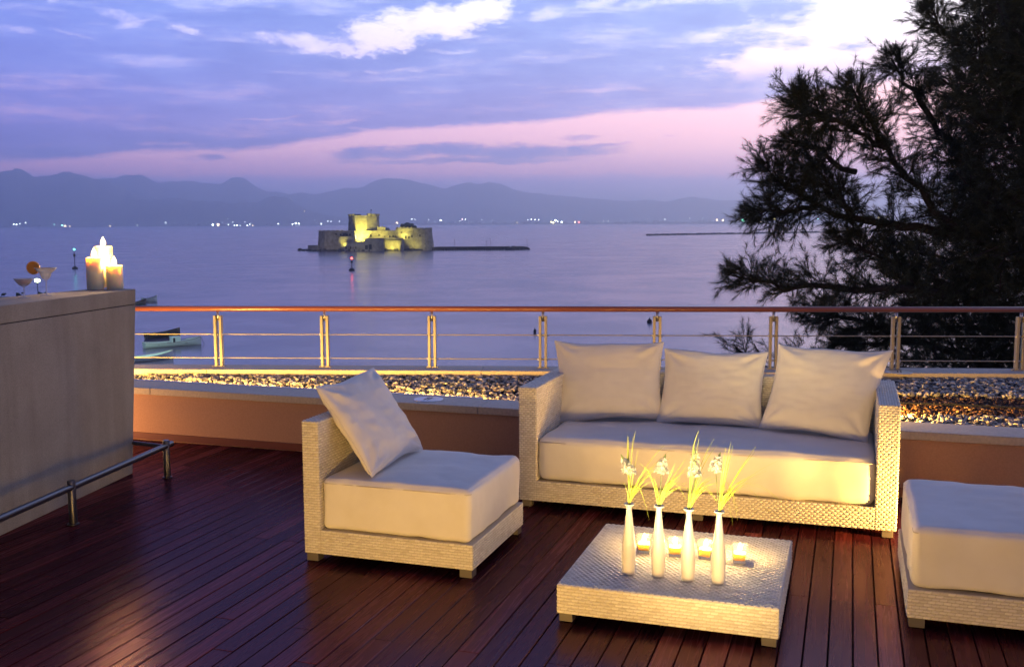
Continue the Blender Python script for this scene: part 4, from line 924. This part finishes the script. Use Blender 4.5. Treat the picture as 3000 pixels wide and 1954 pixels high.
    # jetty
    mb = MB(); mb.prism([(X_(1225), 4), (X_(1990), 9), (X_(1985), 12), (X_(1225), 10)], -1, Zz(440), [(X_(1225), 4.5), (X_(1975), 9.5), (X_(1965), 11.5), (X_(1225), 9.5)])
    for i in range(170):
        x = R_.uniform(1225, 1985); y = 4+(x-1225)/765*5; s = R_.uniform(.4, .9); mb.prism(ngon(X_(x), y, s, 5, R_.random()), -.6, R_.uniform(.3, .95), ngon(X_(x), y, s*.5, 5, R_.random()))
    mb.build('jetty', M['rock'], t, local=True)
    MB().prism([(X_(1245), 5.5), (X_(1950), 9.8), (X_(1950), 10.5), (X_(1245), 7)], Zz(440), Zz(435)).build('parapet', M['concrete'], t, local=True)
    # trees
    tr_ = thing('dark_shrub', 'dark rounded tree standing above the lit wall of the island fort', 'tree', c+Matrix.Rotation(RZ, 3, 'Z')@Vector((X_(1030), 10, Zz(288))), 0)
    V = []
    mb = MB(); v, f = ico(2)
    for i in range(46):
        q = np.array([R_.gauss(0, 1.7), R_.gauss(0, 1.3), R_.uniform(-.5, 2.2)]); q[2] *= 1-abs(q[0])/6; mb.add(v*R_.uniform(.7, 1.4)*np.array([1, 1, .7])+q*np.array([1, 1, 1])+RNG.normal(0, .12, v.shape), [tuple(x) for x in f])
    mb.build('crown', M['needle'], tr_, local=True); MB().tube([(0, 0, -1.5), (0, 0, 1)], .3, 6).build('trunk', M['trunk'], tr_, local=True)
    loc = lambda x, y, z: c+Matrix.Rotation(RZ, 3, 'Z')@Vector((x, y, z))
    # lamp posts on the jetty
    jl = ['thin unlit lamp post on the jetty, nearest the fort', 'thin unlit lamp post, second along the jetty from the fort', 'thin taller unlit lamp post at the middle of the jetty', 'thin unlit lamp post at the far right end of the jetty']
    for i, (x, y) in enumerate(((1400, 385), (1648, 398), (1680, 380), (1967, 390))):
        yy = 5+(x-1225)/765*5.3; o = thing('lamp_post', jl[i], 'lamp post', loc(X_(x), yy, Zz(438)), RZ, 'lamp posts on the jetty'); h = (438-y)*k
        MB().tube([(0, 0, 0), (0, 0, h)], [.11, .07], 6).build('pole', M['black'], o, local=True); MB().lathe([(.05, 0), (.34, .1), (.3, .35), (.05, .45)], (0, 0, h), 8).build('lantern', M['black'], o, local=True)
    # floodlights (the fort is lit)
    def spot(x, y, z, tx, ty, tz, e, ang=70, s=1.0, col=(1, .86, .13)):
        l = bpy.data.lights.new('floodlight', 'SPOT'); l.energy = e; l.spot_size = math.radians(ang); l.spot_blend = .6; l.color = col; l.shadow_soft_size = s
        o = bpy.data.objects.new('floodlight', l); COL.objects.link(o); p = loc(x, y, z); q = loc(tx, ty, tz); o.location = p; o.rotation_euler = (q-p).to_track_quat('-Z', 'Y').to_euler()
    spot(X_(660), 2.3, Zz(385), X_(650), 14, Zz(250), 30000, 105)
    spot(X_(780), -2, Zz(362), X_(765), 12, Zz(230), 13000, 90)
    spot(X_(560), -5, Zz(420), X_(575), 1, Zz(370), 2600, 90)
    spot(X_(860), 1.5, Zz(366)+.5, X_(880), 8, Zz(330), 2600, 120); spot(X_(1000), 1.2, Zz(366)+.5, X_(1010), 6, Zz(320), 3200, 110)
    spot(X_(1060), -2, 1.5, X_(1120), 4, Zz(350), 2600, 120)
    spot(X_(935), -8, 1.2, X_(935), -3, Zz(415), 4200, 100)
    spot(X_(420), -14, 1.0, X_(430), 2, Zz(360), 1300, 90, col=(1, .8, .55)); spot(X_(1180), -12, 1.0, X_(1180), 2, Zz(360), 1300, 90, col=(1, .85, .5))
    spot(X_(700), -16, 1.0, X_(720), 2, Zz(400), 1000, 110, col=(.9, .85, .7))
    return c, k, loc, X_, Zz
fc_, fk, floc, fX, fZ = fort()

# small boats: lofted hull with pointed bow, thwarts
def boat(name, label, a, b, beam, free, hullm, cabin=False, motor=False, group='small boats moored off the quay', dark_in=False):
    a, b = Vector(a), Vector(b); L_ = (b-a).length; rz = math.atan2(b.y-a.y, b.x-a.x); c = (a+b)/2; c.z = SEA
    t = thing(name, label, 'boat', c, rz, group); ns = 15; prof = []
    V = []
    for i in range(ns):
        u = i/(ns-1); x = (u-.5)*L_; w = beam/2*min(1, (1-u)**.55*1.5)*(1-.25*(1-u)**4); sheer = free*(.8+.75*(u-.35)**2*2.2)
        w = max(w, .01)
        for s, zf in ((1, 1.0), (.93, .55), (.70, .12), (.3, -.12), (0, -.22), (-.3, -.12), (-.70, .12), (-.93, .55), (-1, 1.0)): V.append((x, s*w, sheer*zf if zf > 0 else zf))
    F = [(i*9+j, i*9+j+1, (i+1)*9+j+1, (i+1)*9+j) for i in range(ns-1) for j in range(8)]+[tuple(range(9))]
    n0 = len(V)
    Vi = [(x*.985, y*.92, max(z, .12)) for x, y, z in V]; Vi = [(x, y, (z-.02) if z > .2 else z) for x, y, z in Vi]
    F2 = [tuple(n0+q for q in f)[::-1] for f in F]+[(i*9, (i+1)*9, n0+(i+1)*9, n0+i*9) for i in range(ns-1)]+[(i*9+8, n0+i*9+8, n0+(i+1)*9+8, (i+1)*9+8) for i in range(ns-1)]
    auto(MB().add(V+Vi, F+F2).build('hull', hullm, t, local=True), 50)
    rim = [Vector(V[i*9])+Vector((0, .01, .01)) for i in range(ns)]; rim2 = [Vector(V[i*9+8])+Vector((0, -.01, .01)) for i in range(ns)]
    MB().tube(rim, .035, 5).tube(rim2, .035, 5).build('gunwale', M['deckpaint'] if hullm is not M['hulld'] else M['hulld'], t, local=True)
    for u in (-.28, -.05, .2): MB().box(u*L_-.12, u*L_+.12, -beam*.44, beam*.44, free*.55, free*.62).build('thwart', M['deckpaint'], t, local=True)
    if cabin:
        cb_ = MB().prism([(-.04*L_, -.45), (.12*L_, -.42), (.12*L_, .42), (-.04*L_, .45)], free*.4, free+.5).build('cabin', M['hullw'], t, local=True, bev=.04)
        MB().box(-.015*L_, .02*L_, -.47, -.44, free*.8, free+.35).build('window', M['black'], cb_, local=True)
        MB().box(.14*L_, .38*L_, -.3, .3, free*.75, free*.95).build('foredeck', M['hullw'], t, local=True)
        MB().tube([(L_*.49, 0, free*1.5), (L_*.56, .1, -.05)], .03, 4).build('mooring_line', M['black'], t, local=True)
    if motor: MB().box(-.53*L_, -.49*L_, -.15, .15, 0, free+.35).tube([(-.5*L_, 0, free+.25), (-.36*L_, .1, free+.4)], .03, 5).build('outboard_motor', M['black'], t, local=True)
    return t
ps = lambda x, y: at(x, y, 'z', SEA)
boat('rowing_boat', 'white wooden boat with small cabin moored beyond the railing', ps(422, 1020), ps(590, 1008), 1.9, .62, M['hullw'], cabin=True)
boat('rowing_boat', 'dark boat lying just behind the white boat with cabin', ps(428, 993), ps(528, 984), 1.7, .7, M['hulld'])
boat('rowing_boat', 'white boat nearest the terrace, half hidden by the bar', ps(360, 1064), ps(508, 1050), 1.8, .6, M['hullw'], motor=True)
boat('rowing_boat', 'small pale boat with outboard motor, above the handrail beside the bar', ps(385, 897), ps(428, 889), 1.6, .55, M['hulld'], motor=True)
boat('rowing_boat', 'pale rowing boat with raised bow, furthest out above the handrail', ps(416, 886), ps(461, 884), 1.5, .8, M['hullw'])
# boat moored at the end of the jetty
q = floc(fX(1795), 6.5, 0); q2 = floc(fX(1870), 7.2, 0)
boat('motor_boat', 'dark motor boat moored at the end of the fort jetty', q, q2, 1.8, 1.5, M['hulld'], cabin=True, group='boats by the fort')

# channel marks
def height_at(P0, py):
    lo, hi = SEA, 8.0
    for _ in range(50):
        m_ = (lo+hi)/2; z = m_-EYE; x, y = P0.x, P0.y
        Fw = -math.sin(YAW)*x+math.cos(YAW)*y; Rr = math.cos(YAW)*x+math.sin(YAW)*y
        d = Fw*math.cos(PITCH)-z*math.sin(PITCH); u = Fw*math.sin(PITCH)+z*math.cos(PITCH)
        Xp, Yp = F_PX*Rr/d, -F_PX*u/d; yy = 977-math.sin(ROLL)*Xp+math.cos(ROLL)*Yp
        if yy > py: lo = m_
        else: hi = m_
    return m_
for (bx, by, ty, colr, lab, gl) in ((1031, 793, 757, (1, .08, .06), 'dark channel marker with red light in front of the fort', 9), (220, 788, 731, (.15, 1, .85), 'slim channel marker with green light left of the candles', 5)):
    p = ps(bx, by); h = height_at(p, ty)-SEA
    t = thing('channel_marker', lab, 'channel marker', p, 0, 'lit channel markers in the bay')
    MB().lathe([(.9, -.5), (.9, .35), (.65, .6), (.12, .9), (.1, h*.55)], (0, 0, 0), 12).build('float', M['black'], t, local=True)
    MB().tube([(0, 0, h*.5), (0, 0, h-.3)], .07, 6).build('pole', M['black'], t, local=True)
    MB().lathe([(.25, h*.62), (.32, h*.66), (.32, h*.74), (.2, h*.78)], (0, 0, 0), 10).build('topmark', M['black'], t, local=True)
    MB().lathe([(.05, -.28), (.26, -.2), (.32, 0), (.26, .2), (.05, .28)], (0, 0, h), 12).build('lantern', emis('marker_light', colr, gl), t, local=True, smooth=True)
    l = bpy.data.lights.new('marker_light', 'POINT'); l.energy = 25; l.color = colr; l.shadow_soft_size = .4; o = bpy.data.objects.new('marker_light', l); COL.objects.link(o); o.location = p+Vector((0, 0, h+.6))
# quay, bush, street lamp at the lower left
q0, q1, q2, q3 = ps(-300, 900), ps(120, 885), ps(150, 874), ps(-300, 869)
struct(MB().prism([tuple(q0.xy), tuple(q1.xy), tuple(q2.xy), tuple(q3.xy)][::1], SEA-1, SEA+.2).build('quay', M['concrete']))
p = ps(112, 872); p.z = SEA+.2; h = height_at(p, 822)-p.z
t = thing('street_lamp', 'lit green white street lamp on the quay between the cocktail glasses', 'street lamp', p)
MB().tube([(0, 0, 0), (0, 0, h)], [.09, .06], 8).build('pole', M['black'], t, local=True)
MB().lathe([(.05, -.35), (.42, -.25), (.5, 0), (.42, .25), (.05, .35)], (0, 0, h), 14).build('lantern', emis('quay_lamp', (.75, 1, .45), 12), t, local=True, smooth=True)
for (x, y, hh, lab) in ((10, 870, 6, 'dark low bush on the quay at the very left edge'), (55, 870, 9, 'dark bush on the quay behind the red cocktail'), (122, 870, 11, 'dark bush on the quay at the foot of the street lamp')):
    p = ps(x, y); p.z = SEA+.2; t = thing('bush', lab, 'bush', p); mb = MB(); v, f = ico(2); s = height_at(p, y-6-hh)-p.z
    for i in range(16):
        q = np.array([random.gauss(0, s*.35), random.gauss(0, s*.3), random.uniform(0.1, s*.7)]); mb.add(v*s*random.uniform(.15, .3)+q+RNG.normal(0, s*.03, v.shape), [tuple(x_) for x_ in f])
    mb.build('foliage', M['needle'], t, local=True)
# long breakwater at the right
mb = MB(); a, b = ps(1897, 690.5), ps(2760, 676); R_ = random.Random(5); d = b-a
for i in range(900):
    u = R_.random(); q = a+d*u+Vector((0, R_.gauss(0, 2.0), 0)); s = R_.uniform(.7, 1.9)*1.3
    mb.prism([(q.x+s*math.cos(z_), q.y+s*math.sin(z_)) for z_ in np.arange(5)*1.257+R_.random()], SEA-.5, SEA+R_.uniform(.5, 2.0), [(q.x+s*.6*math.cos(z_), q.y+s*.6*math.sin(z_)) for z_ in np.arange(5)*1.257+R_.random()])
n_ = Vector((-d.y, d.x, 0)).normalized()*2.2
mb.prism([(a-n_).xy[:], (b-n_).xy[:], (b+n_).xy[:], (a+n_).xy[:]], SEA-1, SEA+1.1)
tag(mb.build('breakwater', M['rock']), 'long low rock breakwater on the water left of the tree', 'breakwater')
# two floats on the water
for (x, y, s, lab) in ((1903, 945, .38, 'small black float on the water just below the handrail'), (1567, 975, .2, 'tiny dark float on the water left of the sofa pillows')):
    p = ps(x, y); tag(link(bpy.data.objects.new('mooring_float', MB().lathe([(.02, -.2), (s*.8, -.1), (s, .15), (s*.7, .4), (s*.15, .55), (s*.12, .75), (.02, .78)], (0, 0, 0), 14).data('mooring_float', M['black'], True)), None, p), lab, 'float', 'floats on the water')

# lights of the far shore (photo px, size factor, colour)
WH, WA, GR, RD, YE = (.85, 1, 1), (1, .72, .42), (.35, 1, .8), (1, .15, .12), (1, .9, .35)
Z3 = lambda x, y: (x/2.38, 560+y/2.38); Z3b = lambda x, y: (800+x*.3782, 560+y*.3782); Z4b = lambda x, y: (1500+x*.6303, 600+y*.6303)
LT = [Z3(95, 232)+(1, WH), Z3(114, 234)+(1.3, WH), Z3(138, 230)+(.8, WH), Z3(178, 222)+(.8, WH), Z3(378, 234)+(.7, GR), Z3(434, 240)+(1.2, GR), Z3(453, 247)+(1.7, WA), Z3(487, 245)+(.7, WA), Z3(768, 246)+(1.3, WA),
      Z3(958, 238)+(.6, WH), Z3(1155, 222)+(1.1, WH), Z3(1485, 235)+(1.7, WH), Z3(1521, 235)+(2, WA), Z3(1593, 234)+(.8, WH), Z3(1635, 239)+(1, WH), Z3(1652, 240)+(1.4, WH), Z3(1675, 241)+(.7, WH), Z3(1623, 217)+(.6, WH), Z3(1708, 216)+(.6, WH), Z3(1724, 240)+(1, WH), Z3(1742, 231)+(.9, WH), Z3(1760, 240)+(.9, WA),
      Z3(1940, 229)+(1, WH), Z3(2040, 230)+(1.2, WH), Z3(2062, 225)+(1.6, WH), Z3(2084, 228)+(1.4, WH), Z3(2240, 228)+(1, WH), Z3(2285, 211)+(.7, WH), Z3(2308, 212)+(.6, WH),
      Z3b(425, 235)+(.7, WH), Z3b(513, 236)+(.6, WH), Z3b(960, 247)+(1.4, WA), Z3b(1075, 218)+(.8, WH), Z3b(1100, 220)+(.7, WH), Z3b(1205, 222)+(.5, WH), Z3b(1298, 227)+(1.5, WH), Z3b(1445, 232)+(.7, WH), Z3b(1465, 220)+(.9, (1, .7, .8)), Z3b(1490, 220)+(.9, WH), Z3b(1618, 222)+(.5, WH), Z3b(1700, 226)+(.5, WH),
      Z3b(1890, 245)+(.6, WA), Z3b(1975, 224)+(.6, WH), Z3b(2000, 220)+(.8, WH), Z3b(2030, 222)+(.7, WH), Z3b(2056, 221)+(.7, WH), Z3b(2155, 240)+(1.3, YE), Z3b(2170, 246)+(1.5, YE), Z3b(2188, 228)+(1.5, WH), Z3b(2205, 236)+(1, WH), Z3b(2235, 240)+(1.5, WH), Z3b(2340, 240)+(1, WA), Z3b(2368, 242)+(1.2, RD),
      Z4b(293, 82)+(1, WA), Z4b(312, 82)+(1.1, RD), Z4b(425, 77)+(.6, WH), Z4b(448, 76)+(.7, WH), Z4b(711, 68)+(.7, WH), Z4b(828, 63)+(.5, WH), Z4b(887, 63)+(.5, WH), Z4b(953, 71)+(1.3, WA), Z4b(980, 72)+(1.4, WA), Z4b(1020, 78)+(.7, WA), Z4b(1073, 73)+(2.1, (.2, 1, .55)), Z4b(1154, 79)+(.9, WA), Z4b(1220, 68)+(1.9, YE), Z4b(1422, 66)+(.8, GR), Z4b(1641, 62)+(1.2, WA), Z4b(1705, 61)+(1.3, YE), Z4b(1735, 63)+(.9, YE), Z4b(1765, 59)+(1, YE), Z4b(1925, 48)+(1, YE),
      Z4b(90, 70)+(.6, WH), Z4b(105, 70)+(.6, WH), Z4b(125, 71)+(.6, WH), Z4b(630, 68)+(.4, WH), Z3(1550, 218)+(.4, WH), Z3(1590, 195)+(.35, WH), Z3(2124, 143)+(.6, WA), Z3(2195, 205)+(.4, WH), Z3(2365, 212)+(.6, WH)]
lm = {}
v, f = ico(2)
base_mesh = {}
ONES = ['', 'first', 'second', 'third', 'fourth', 'fifth', 'sixth', 'seventh', 'eighth', 'ninth', 'tenth', 'eleventh', 'twelfth', 'thirteenth', 'fourteenth', 'fifteenth', 'sixteenth', 'seventeenth', 'eighteenth', 'nineteenth']
def ordinal(n):
    if n < 20: return ONES[n]
    a, b = divmod(n, 10); T_ = ['', '', 'twent', 'thirt', 'fort', 'fift', 'sixt', 'sevent', 'eight', 'ninet'][a]
    return T_+'ieth' if b == 0 else T_+'y-'+ONES[b]
LT.sort(key=lambda q: q[0])
for li, (x, y, s, c_) in enumerate(LT):
    if c_ not in lm:
        lm[c_] = emis('shore_light', c_, 11.0); mb = MB().add(v, [tuple(q) for q in f]); base_mesh[c_] = mb.data('shore_light', lm[c_])
    o = bpy.data.objects.new('shore_light', base_mesh[c_]); COL.objects.link(o)
    dd = 5900-900*max(0, x-1500)/1500; o.location = atd(x, y, dd); o.scale = (s*3.7,)*3
    cn = {WH: 'white', WA: 'warm orange', GR: 'green', RD: 'red', YE: 'yellow'}.get(c_, 'pink' if c_ == (1, .7, .8) else 'green')
    side_ = 'left of the fort' if x < 900 else ('between fort and breakwater' if x < 1950 else 'near the tree')
    big = 'tiny' if s < .75 else ('bright' if s > 1.2 else 'small')
    k_ = li+1 if li < len(LT)/2 else len(LT)-li; tag(o, f"{big} {cn} light on the far shore, {ordinal(k_)} light from the {'left' if li < len(LT)/2 else 'right'} edge", 'light', f'{big} {cn} lights on the far shore {side_}')
# villages on the castle hill: a few faint lights
mb = MB(); R_ = random.Random(2)
for i in range(70):
    x, y = Z3(R_.gauss(1975, 34), R_.gauss(52, 5)); q = atd(x, y, 6900); mb.add(v*R_.uniform(1.2, 3.0)+np.array(q[:]), [tuple(q_) for q_ in f])
tag(mb.build('hilltop_lights', emis('hilltop_glow', (.8, .9, 1), .7)), 'faint cluster of lights on top of the pointed far hill', 'lights', kind='stuff')
mb = MB()
for i in range(230):
    x = R_.choice([R_.uniform(600, 1050), R_.uniform(1250, 1800), R_.uniform(1800, 2100), R_.uniform(0, 700)]); y = 652-.0038*(x-1500)+R_.gauss(0, 2.2)-2; q = atd(x, y, 5700-900*max(0, x-1500)/1500); mb.add(v*R_.uniform(.6, 1.5)+np.array(q[:]), [tuple(q_) for q_ in f])
tag(mb.build('far_town_lights', emis('far_town_glow', (.8, .9, 1), 2.0)), 'scatter of tiny faint lights among houses along the far shore', 'lights', kind='stuff')

# ------------------------------------------------------------------ terrace lamps and added fill lights
def lamp_box(name, lab, loc, rz, w, e, col=(1, .56, .2), tilt=0.0, hgt=.03, bright=3.0, doors=None, spread=0):
    """A linear or small box lamp: metal housing, glowing lens and the light it gives off."""
    t = thing(name, lab, 'lamp', loc, rz)
    MB().box(-w/2-.01, w/2+.01, -.03, 0, 0, hgt+.01).build('housing', M['steel'], t, local=True)
    MB().box(-w/2, w/2, 0.0005, .004, .004, hgt+.004).build('lens', emis('lamp_lens', col, bright), t, local=True)
    if doors:
        for sd in (-1, 1):
            dl = doors[0] if sd < 0 else doors[1]
            MB().box(sd*(w/2+.014)-.002, sd*(w/2+.014)+.002, 0, dl, -.02, hgt+.03).build('barn_door', M['steel_dark'], t, local=True)
    l = bpy.data.lights.new(name+'_light', 'AREA'); l.shape = 'RECTANGLE'; l.size = w; l.size_y = hgt; l.energy = e; l.color = col
    if spread: l.spread = math.radians(spread)
    o = bpy.data.objects.new(name+'_light', l); COL.objects.link(o); o.parent = t; o.location = (0, .008, .004+hgt/2); o.rotation_euler = (PI/2+tilt, 0, 0)
WARM = (1, .57, .12)
lamp_box('deck_lamp', 'low linear deck lamp in front of the seats at the left', (-2.5, 2.2, 0.02), -.3, 1.2, 19, WARM, tilt=.4)
lamp_box('deck_lamp', 'low linear deck lamp in front of the seats in the middle', (-1.2, 2.2, 0.02), .0, 1.2, 40, WARM, tilt=.5)
lamp_box('deck_lamp', 'low linear deck lamp in front of the seats at the right', (.9, 2.6, 0.02), .1, 1.2, 6, WARM, tilt=.4)
lamp_box('deck_lamp', 'small added fill lamp behind the low table facing the sofa', (-.70, 4.74, 0.005), 0, .5, 3, (1, .56, .14), tilt=.3, hgt=.04)  # extra source added behind the table to brighten the sofa front
lamp_box('deck_lamp', 'low deck lamp between the sofa and the seat at the right', (.93, 5.12, 0.12), PI/2-.45, .10, 19, (1, .56, .14), hgt=.2, doors=(.12, .10), spread=75)
lamp_box('planter_lamp', 'strip lamp hidden in the planter behind the bar', (-6.0, 6.75, .37), -PI/2+.25, .3, 50, (1, .54, .11), hgt=.05, tilt=-.12)
lamp_box('planter_strip', 'strip lamp tucked under the coping at the front of the pebble bed', (-3.9, WY+WI+.035, .362), 0, 3.0, 80, (1, .54, .11), hgt=.02, tilt=-.35)
lamp_box('planter_strip', 'strip lamp in the pebble bed behind the sofa', (-.7, WY+WI+.035, .362), 0, 1.6, 26, (1, .54, .11), hgt=.02, tilt=-.35)
lamp_box('planter_lamp', 'low lamp in the pebble bed behind the sofa facing right', (.0, 6.78, .37), -PI/2-.02, .3, 70, (1, .54, .10), hgt=.05, tilt=-.12)
lamp_box('wall_lamp', 'small low lamp beside the terracotta wall behind the bar', (-5.6, 5.7, .15), -PI/2+.5, .2, 12, (1, .5, .18), hgt=.05)

t = thing('spot_lamp', 'small added fill spot aimed up at the flowers on the low table', 'lamp', (-.72, 2.65, 0.0))  # out-of-view spot added only to brighten the blooms
MB().lathe([(.001, 0), (.04, 0), (.04, .01), (.012, .014), (.012, .05), (.001, .05)], (0, 0, .002), 20).build('stand', M['steel'], t, local=True)
MB().tube([(0, -.05, .06), (0, .04, .085)], .03, 20).build('housing', M['steel'], t, local=True)
l = bpy.data.lights.new('spot_lamp_light', 'SPOT'); l.energy = 330; l.color = (1, .78, .40); l.spot_size = math.radians(27); l.spot_blend = .8; l.shadow_soft_size = .11
o = bpy.data.objects.new('spot_lamp_light', l); COL.objects.link(o); o.location = (-.72, 2.70, .095); o.rotation_euler = (Vector((-.60, 4.05, .60))-o.location).to_track_quat('-Z', 'Y').to_euler()
# unseen lamp added to brighten the moored boats, hidden behind the bar counter
p = Vector((-70, 83, SEA+.2)); t = thing('street_lamp', 'unseen added fill lamp close to the moored boats', 'street lamp', p)
MB().tube([(0, 0, -1.5), (0, 0, 4.6)], [.09, .06], 8).build('pole', M['black'], t, local=True)
MB().lathe([(.05, -.35), (.42, -.25), (.5, 0), (.42, .25), (.05, .35)], (0, 0, 4.9), 14).build('lantern', emis('quay_lamp', (.75, 1, .45), 12), t, local=True, smooth=True)
l = bpy.data.lights.new('quay_light', 'POINT'); l.energy = 3200; l.color = (.70, 1, .82); l.shadow_soft_size = .5
o = bpy.data.objects.new('quay_light', l); COL.objects.link(o); o.location = p+Vector((0, 0, 5.8))

t = thing('spot_lamp', 'small added fill spot turned to the sofa pillows', 'lamp', (-.30, 2.55, 0.0))  # second out-of-view spot, put in as fill for the pillows
MB().lathe([(.001, 0), (.04, 0), (.04, .01), (.012, .014), (.012, .05), (.001, .05)], (0, 0, .002), 20).build('stand', M['steel'], t, local=True)
MB().tube([(0, -.05, .07), (0, .04, .08)], .03, 20).build('housing', M['steel'], t, local=True)
l = bpy.data.lights.new('spot_lamp_light', 'SPOT'); l.energy = 150; l.color = (1, .66, .26); l.spot_size = math.radians(44); l.spot_blend = .6; l.shadow_soft_size = .2
o = bpy.data.objects.new('spot_lamp_light', l); COL.objects.link(o); o.location = (-.30, 2.66, .10); o.rotation_euler = (Vector((-.75, 6.0, 1.05))-o.location).to_track_quat('-Z', 'Y').to_euler()
